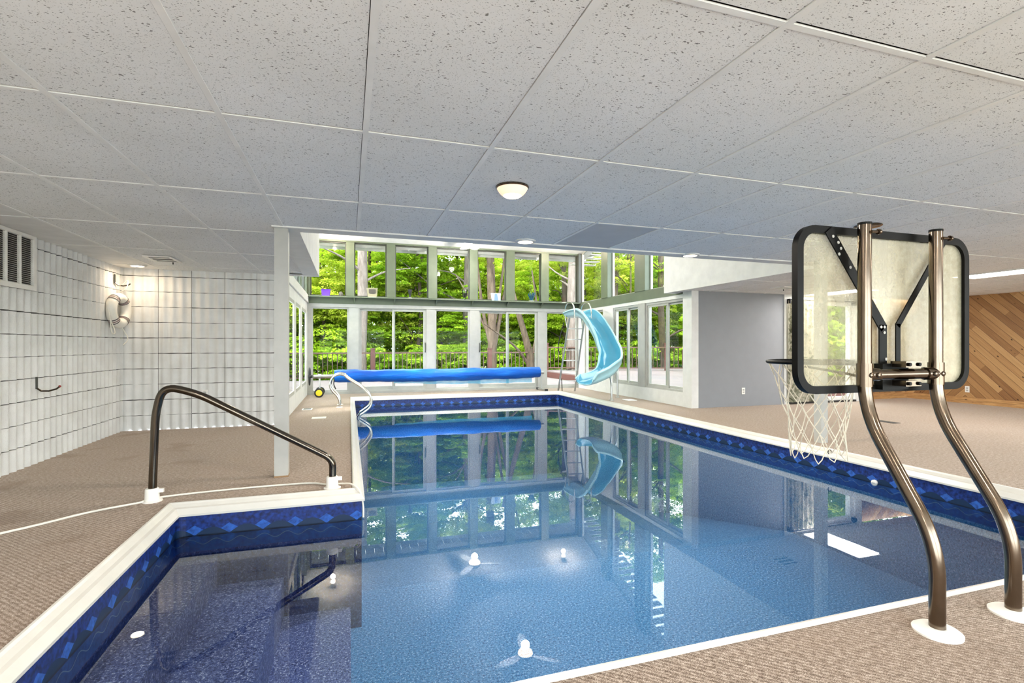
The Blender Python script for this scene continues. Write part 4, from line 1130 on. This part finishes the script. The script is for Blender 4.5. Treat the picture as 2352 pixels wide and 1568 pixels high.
# ------------------------------------------------------------------ outside: deck, platform, railings, eaves
DZ = -.10
d_ = MB(); d_.box(-9,7.1,BY+.13,18.6,DZ-.05,DZ); d_.box(RX+.15,7.1,GY+.2,BY+.13,DZ-.05,DZ); tag(struct('deck', d_, M['deck']), 'weathered pinkish grey wooden deck outside the glass doors')
d_ = MB(); d_.box(7.12,15.5,GY+.6,18.6,DZ,.14); 
pt = thing('deck_platform', 'raised deck step with a red brown fascia outside the right windows', 'deck platform', (9,14,DZ))
b = MB(); b.box(7.12,15.0,GY+.65,18.7,.10,.14); b.build('deck_boards', M['deck'], pt)
b = MB(); b.box(7.12,7.16,GY+.65,18.7,DZ,.10); b.box(7.16,15.0,GY+.65,GY+.69,DZ,.10); b.build('fascia', M['redwood'], pt)
def railing(a, b_, z0, h, npost, label, sp=.155):
    a = Vector(a); b_ = Vector(b_); d = (b_-a); L = d.length; d.normalize()
    o = thing('deck_railing', label, 'railing', (a.x,a.y,z0), 'brown deck railings')
    t = MB(); t.bar(a+Vector((0,0,z0+h)), b_+Vector((0,0,z0+h)), .09, .045); t.build('top_rail', M['rail'], o)
    t = MB(); t.bar(a+Vector((0,0,z0+.10)), b_+Vector((0,0,z0+.10)), .05, .04); t.build('bottom_rail', M['rail'], o)
    for k in range(npost+1):
        p = a+d*(L*k/npost); t = MB(); t.box(p.x-.07,p.x+.07,p.y-.07,p.y+.07,z0,z0+h+.14); t.box(p.x-.085,p.x+.085,p.y-.085,p.y+.085,z0+h+.14,z0+h+.17); t.build('post', M['redwood'], o)
    nb = int(L/sp)
    for k in range(1,nb):
        p = a+d*(L*k/nb); t = MB(); t.bar(p+Vector((0,0,z0+.12)), p+Vector((0,0,z0+h-.02)), .026, .026); t.build('baluster', M['rail_iron'], o)
railing((-1.32,18.4,0),(7.1,18.4,0),DZ,.93,4,'long brown deck railing straight behind the glass doors')
railing((7.22,18.3,0),(13.6,15.8,0),.14,.88,3,'slanting brown deck railing on the raised platform')
railing((-1.32,18.4,0),(-8.6,18.4,0),DZ,.93,3,'brown deck railing continuing beyond the left end of the glass doors')
ev = MB()
for k in range(36):
    x0 = -1.3+.21*k; ev.box(x0,x0+.2,BY+.14,BY+.85,3.47,3.49)
ev.box(-1.3,6.3,BY+.85,BY+.88,3.40,3.62); struct('trim_eaves', ev, M['white'])
ev = MB()
for k in range(24):
    y0 = 7.9+.21*k; ev.box(RX+.16,RX+.85,y0,y0+.2,3.47+.27*(BY-y0),3.49+.27*(BY-y0))
struct('trim_eaves_side', ev, M['white'])
g_ = MB(); g_.quad((-60,12,-1.2),(80,12,-1.2),(80,110,-1.2),(-60,110,-1.2)); g_.quad((XR+.5,-40,-1.2),(80,-40,-1.2),(80,12,-1.2),(XR+.5,12,-1.2)); g_.quad((-60,-40,-1.2),(-3.2,-40,-1.2),(-3.2,12,-1.2),(-60,12,-1.2)); struct('ground', g_, M['forest'])
g_ = MB(); g_.quad((-30,-40,-.06),(40,-40,-.06),(40,YF-.13,-.06),(-30,YF-.13,-.06)); struct('ground_bounce', g_, M['patio'])  # unseen pale ground, added to bounce daylight up into the room

# ------------------------------------------------------------------ trees
def crown_mesh(seed, rx, rz, boughs, per, leaf, flat):
    r = random.Random(seed); vs = []; fs = []; tone = []
    for b in range(boughs):
        while True:
            x,y,z = r.uniform(-1,1),r.uniform(-1,1),r.uniform(-1,1)
            q = x*x+y*y+z*z
            if .15 < q < 1: break
        c = Vector((x*rx,y*rx,z*rz)); br = r.uniform(.45,1.0)*rx*.36; tb = r.random()
        dr = Vector((r.uniform(-.3,.3),r.uniform(-.3,.3),1)).normalized()
        for l in range(per):
            a = r.uniform(0,2*PI); d = br*math.sqrt(r.random())
            off = Vector((math.cos(a)*d,math.sin(a)*d,r.gauss(0,flat*br)))
            off.z -= .25*d*d/br
            p = c+off
            nn = (dr+Vector((r.gauss(0,.45),r.gauss(0,.45),r.gauss(0,.25)))).normalized()
            t = nn.orthogonal(); t.rotate(Matrix.Rotation(r.uniform(0,2*PI),3,nn)); s2 = nn.cross(t)
            L = leaf*r.uniform(.6,1.3); W = L*r.uniform(.35,.6); k = len(vs)
            vs += [p-t*L*.5, p+s2*W*.5, p+t*L*.5, p-s2*W*.5]; fs.append((k,k+1,k+2,k+3))
            tone.append(min(1,max(0,.5*tb+.5*r.random()+r.gauss(0,.1))))
    me = bpy.data.meshes.new('foliage'); me.from_pydata([tuple(p) for p in vs], [], fs)
    at = me.attributes.new('tone','FLOAT','FACE'); at.data.foreach_set('value', tone); me.update(); return me
CM = []
for k,(m_,rx,rz,bo_,pe,lf,fl_) in enumerate((('leaf_a',2.3,3.0,85,130,.145,.10),('leaf_b',2.1,3.2,95,130,.135,.06),('leaf_c',2.2,2.8,70,120,.145,.12),('leaf_a',2.6,2.2,80,135,.15,.08),('leaf_b',1.5,1.5,50,125,.125,.09),('leaf_c',1.5,1.3,45,120,.13,.12))):
    me = crown_mesh(11+k, rx, rz, bo_, pe, lf, fl_); me.materials.append(M[m_]); CM.append(me)
GZ = -1.2
def tree(x, y, label, trunk_pts, radii, bark, crowns, group=None, branches=(), name='tree'):
    o = thing(name, label, 'tree', (x,y,GZ), group)
    t = MB(); t.tube([(x+p[0],y+p[1],p[2]) for p in trunk_pts], radii, 9); t.build('trunk', M[bark], o)
    for bp_,br_ in branches:
        q = MB(); q.tube(catmull([(x+p[0],y+p[1],p[2]) for p in bp_],4), [br_*(1-.75*i/(4*(len(bp_)-1))) for i in range(4*(len(bp_)-1)+1)], 7); q.build('branch', M[bark], o)
    for (k,cx_,cy_,cz_,sc) in crowns:
        f = bpy.data.objects.new('foliage', CM[k]); COL.objects.link(f); f.parent = o; f.location = (cx_,cy_,cz_-GZ); f.scale = (sc,sc,sc); f.rotation_euler = (0,0,RND.uniform(0,6.28))
    return o
cyaw, syaw = math.cos(math.radians(17.7)), math.sin(math.radians(17.7))
def at(px, w_):
    u = (px-1176)/1172.0; return (w_*(syaw+u*cyaw), w_*(cyaw-u*syaw))
def stem(lean, top, n=5, j=.05, seed=1):
    r = random.Random(seed)
    return [(lean*i/n+r.uniform(-j,j)*(i > 0), r.uniform(-j,j), GZ+(top-GZ)*i/n) for i in range(n+1)]
def taper(r0, n=5, k=.45): return [r0*(1-k*i/n) for i in range(n+1)]
def rbr(seed, n, z0, z1, L, r0):
    r = random.Random(seed); out = []
    for i in range(n):
        a = r.uniform(0,2*PI); z = r.uniform(z0,z1); l = L*r.uniform(.5,1.1)
        p0 = (0,0,z); p1 = (l*.45*math.cos(a),l*.45*math.sin(a),z+l*.25); p2 = (l*math.cos(a),l*math.sin(a),z+l*r.uniform(.2,.75)); out.append(([p0,p1,p2], r0*r.uniform(.6,1.1)))
    return out
x,y = at(831,20.5); tree(x,y,'tree with a thick straight pale trunk behind the first sliding door',stem(.0,9,seed=2),taper(.235,k=.3),'bark_pale',[(0,-1.2,1.8,7.6,1.0),(1,1.8,2.0,6.8,.9)],branches=rbr(2,5,3.5,7,2.6,.07))
x,y = at(955,24); tree(x,y,'dark slim trunked tree leaning beyond the second door panel',stem(.5,7.5,seed=3,j=.12),taper(.12),'bark_dark',[(1,.2,1.0,5.2,.9),(2,.0,1.5,8,.8)],branches=rbr(3,6,1,6,2.2,.05))
x,y = at(1071,24); tree(x,y,'tall grey trunked tree behind the middle fixed window',stem(.1,10,seed=4),taper(.19,k=.3),'bark_pale',[(2,-.5,1.5,8.6,.9),(0,1.0,2.5,5.0,.8)],branches=rbr(4,7,2.5,8,3.0,.07))
x,y = at(1131,21); tree(x,y,'many stemmed grey tree behind the left panel of the second door',stem(-.1,9.5,seed=5),taper(.20,k=.3),'bark',[(2,.8,2.0,8.6,.8),(1,-.5,2.5,2.2,.55)],
     branches=[([(0,0,.6),(.5,.1,3),(1.3,.2,6.4)],.12),([(0,0,.8),(-.45,.1,3),(-.8,0,6.5)],.10),([(0,0,1.6),(.35,.0,3.5),(.9,.1,7.5)],.09),([(0,0,1.2),(-.6,.2,2.5),(-1.5,.2,4.0)],.07)])
x,y = at(1218,19.6); tree(x,y,'leaning forked dark tree behind the right panel of the second door',[(0,0,GZ),(.02,0,-.4),(.0,0,.7),(-.25,0,1.6),(-.65,0,2.9),(-1.1,0,4.6)],[.19,.18,.16,.12,.10,.06],'bark_dark',[(2,-1.2,1.5,6.6,.8)],
     branches=[([(0,0,.7),(.22,0,1.2),(.30,0,2.3),(.1,.1,4)],.10),([(-.1,0,.4),(-.7,-.1,1.1),(-1.9,-.2,1.9)],.07)])
x,y = at(1296,26); tree(x,y,'tree with a mid brown trunk behind the last window before the corner',stem(.05,9,seed=7),taper(.16),'bark',[(2,-.5,1.5,6.4,.9),(0,.8,2,8.6,.8)],branches=rbr(7,7,1,7,2.4,.06))
x,y = at(1318,19.8); tree(x,y,'thick pale trunked tree standing behind the slide ladder',stem(.05,10,seed=8),taper(.27,k=.25),'bark_pale',[(2,.5,2.5,9.3,.9)],branches=rbr(8,5,3,8,2.6,.07))
x,y = at(1411,21); tree(x,y,'grey trunked tree behind the first upper window of the right wall',stem(.0,10,seed=9),taper(.22,k=.3),'bark',[(0,.4,2,7.4,.9),(2,-.6,1.5,5.4,.6)],branches=rbr(9,6,2,8,2.6,.06))
x,y = at(1441,20); tree(x,y,'very thin dark sapling behind the right wall windows',stem(.15,6.5,seed=10,j=.08),taper(.055),'bark_dark',[(2,0,.8,4.8,.55)],branches=rbr(10,9,1.5,6,1.5,.03))
x,y = at(1522,22.5); tree(x,y,'dark trunked tree behind the last pane before the grey wall',stem(-.1,8,seed=12),taper(.17),'bark_dark',[(1,0,1.5,5.6,.9),(0,1,2,7.6,.8)],branches=rbr(12,6,1,6,2.2,.06))
r = random.Random(21)
BG = 'leafy green tree crowding the woods beyond the deck railing'
row = []
for i in range(17): row.append((-9+2.05*i+r.uniform(-.5,.5), 27.5+r.uniform(-1.5,1.5)-max(0,(i-9))*.6, 0))
for i in range(17): row.append((-13+2.9*i+r.uniform(-.8,.8), 32+r.uniform(-2,2)-max(0,(i-9))*.6, 1))
for i in range(15): row.append((-18+4.2*i+r.uniform(-1,1), 42+r.uniform(-3,3)-max(0,(i-9))*.9, 2))
for (x,y) in ((12,11),(15.5,12.5),(18,9.5),(14,15),(18.5,14.5),(21,19),(15.5,9),(19,6),(20,11),(-5,13.5),(-6.5,17),(-7.5,10),(-3.9,10.6),(-4.1,15.6)): row.append((x,y,3))
for i in range(18):
    row.append((-8+1.75*i+r.uniform(-.4,.4), 24.6+r.uniform(-.6,.8)-max(0,(i-9))*.55, 4))
for i,(x,y,t_) in enumerate(row):
    sc = (1.0,1.25,1.6,1.0,.8)[t_]
    cr_ = [(r.choice((0,1,3,1)),r.uniform(-.5,.5),r.uniform(-.5,.5),1.2*sc+r.uniform(-.4,.4),sc*r.uniform(.85,1.05)),
           (r.choice((0,1,2,2,2)),r.uniform(-.8,.8),r.uniform(-.6,.6),(4.9 if t_ < 3 else 4.4)*sc*.9+r.uniform(-.6,.6),sc*r.uniform(.75,.95))]
    if t_ in (1,2) and i % 2: cr_.append((r.choice((0,2)),r.uniform(-1,1),0,(7.4)*sc*.85+r.uniform(-1.2,.4),sc*r.uniform(.5,.8)))
    tree(x,y,BG,stem(r.uniform(-.4,.4),6*sc,seed=100+i,j=.15),taper(r.uniform(.09,.16)*sc),r.choice(('bark','bark_dark','bark_dark')),cr_,'woodland trees beyond the deck',branches=rbr(200+i,3,1,4.5*sc,2.0*sc,.05))
for i in range(20):
    x = -7+1.25*i+r.uniform(-.3,.3); y = 22.6+r.uniform(-.4,.6)-max(0,(i-11))*.42
    o = thing('bush','low leafy bush just outside the deck railing','bush',(x,y,GZ),'bushes outside the deck railing')
    f = bpy.data.objects.new('foliage', CM[4]); COL.objects.link(f); f.parent = o; f.location = (0,0,1.1+r.uniform(-.2,.3)); f.rotation_euler = (0,0,r.uniform(0,6)); s1 = r.uniform(.8,1.05); f.scale = (s1,s1,s1)
    t = MB(); t.tube([(x,y,GZ),(x+.1,y,GZ+1.2)], .03, 6); t.build('stem', M['bark_dark'], o)

# ------------------------------------------------------------------ daylight
wd = bpy.data.worlds.new('World'); SC.world = wd; wd.use_nodes = True
nt = wd.node_tree; bg = nt.nodes['Background']; bg.inputs[0].default_value = (.86,.93,1.0,1); bg.inputs[1].default_value = 4.9
sun = bpy.data.lights.new('sun','SUN'); sun.energy = 3.2; sun.angle = math.radians(12); sun.color = (1,.95,.85)
so = bpy.data.objects.new('sun', sun); COL.objects.link(so); so.rotation_euler = (math.radians(50), 0, math.radians(-62))

# ------------------------------------------------------------------ camera
cam = bpy.data.cameras.new('camera'); cam.sensor_width = 36; cam.lens = 1172/2352*36; cam.shift_y = 10/2352; cam.clip_start = .05; cam.clip_end = 300
co = bpy.data.objects.new('camera', cam); COL.objects.link(co); co.location = (0,0,1.08); co.rotation_euler = (PI/2,0,-math.radians(17.7)); SC.camera = co
vs_ = SC.view_settings; vs_.view_transform = 'Standard'; vs_.look = 'None'; vs_.exposure = 1.3; vs_.gamma = 1; vs_.use_curve_mapping = False
cy_ = SC.cycles
cy_.max_bounces = 8; cy_.diffuse_bounces = 4; cy_.glossy_bounces = 4; cy_.transmission_bounces = 6; cy_.transparent_max_bounces = 20
cy_.caustics_reflective = False; cy_.caustics_refractive = False; cy_.sample_clamp_indirect = 6; cy_.use_denoising = True; cy_.use_light_tree = True
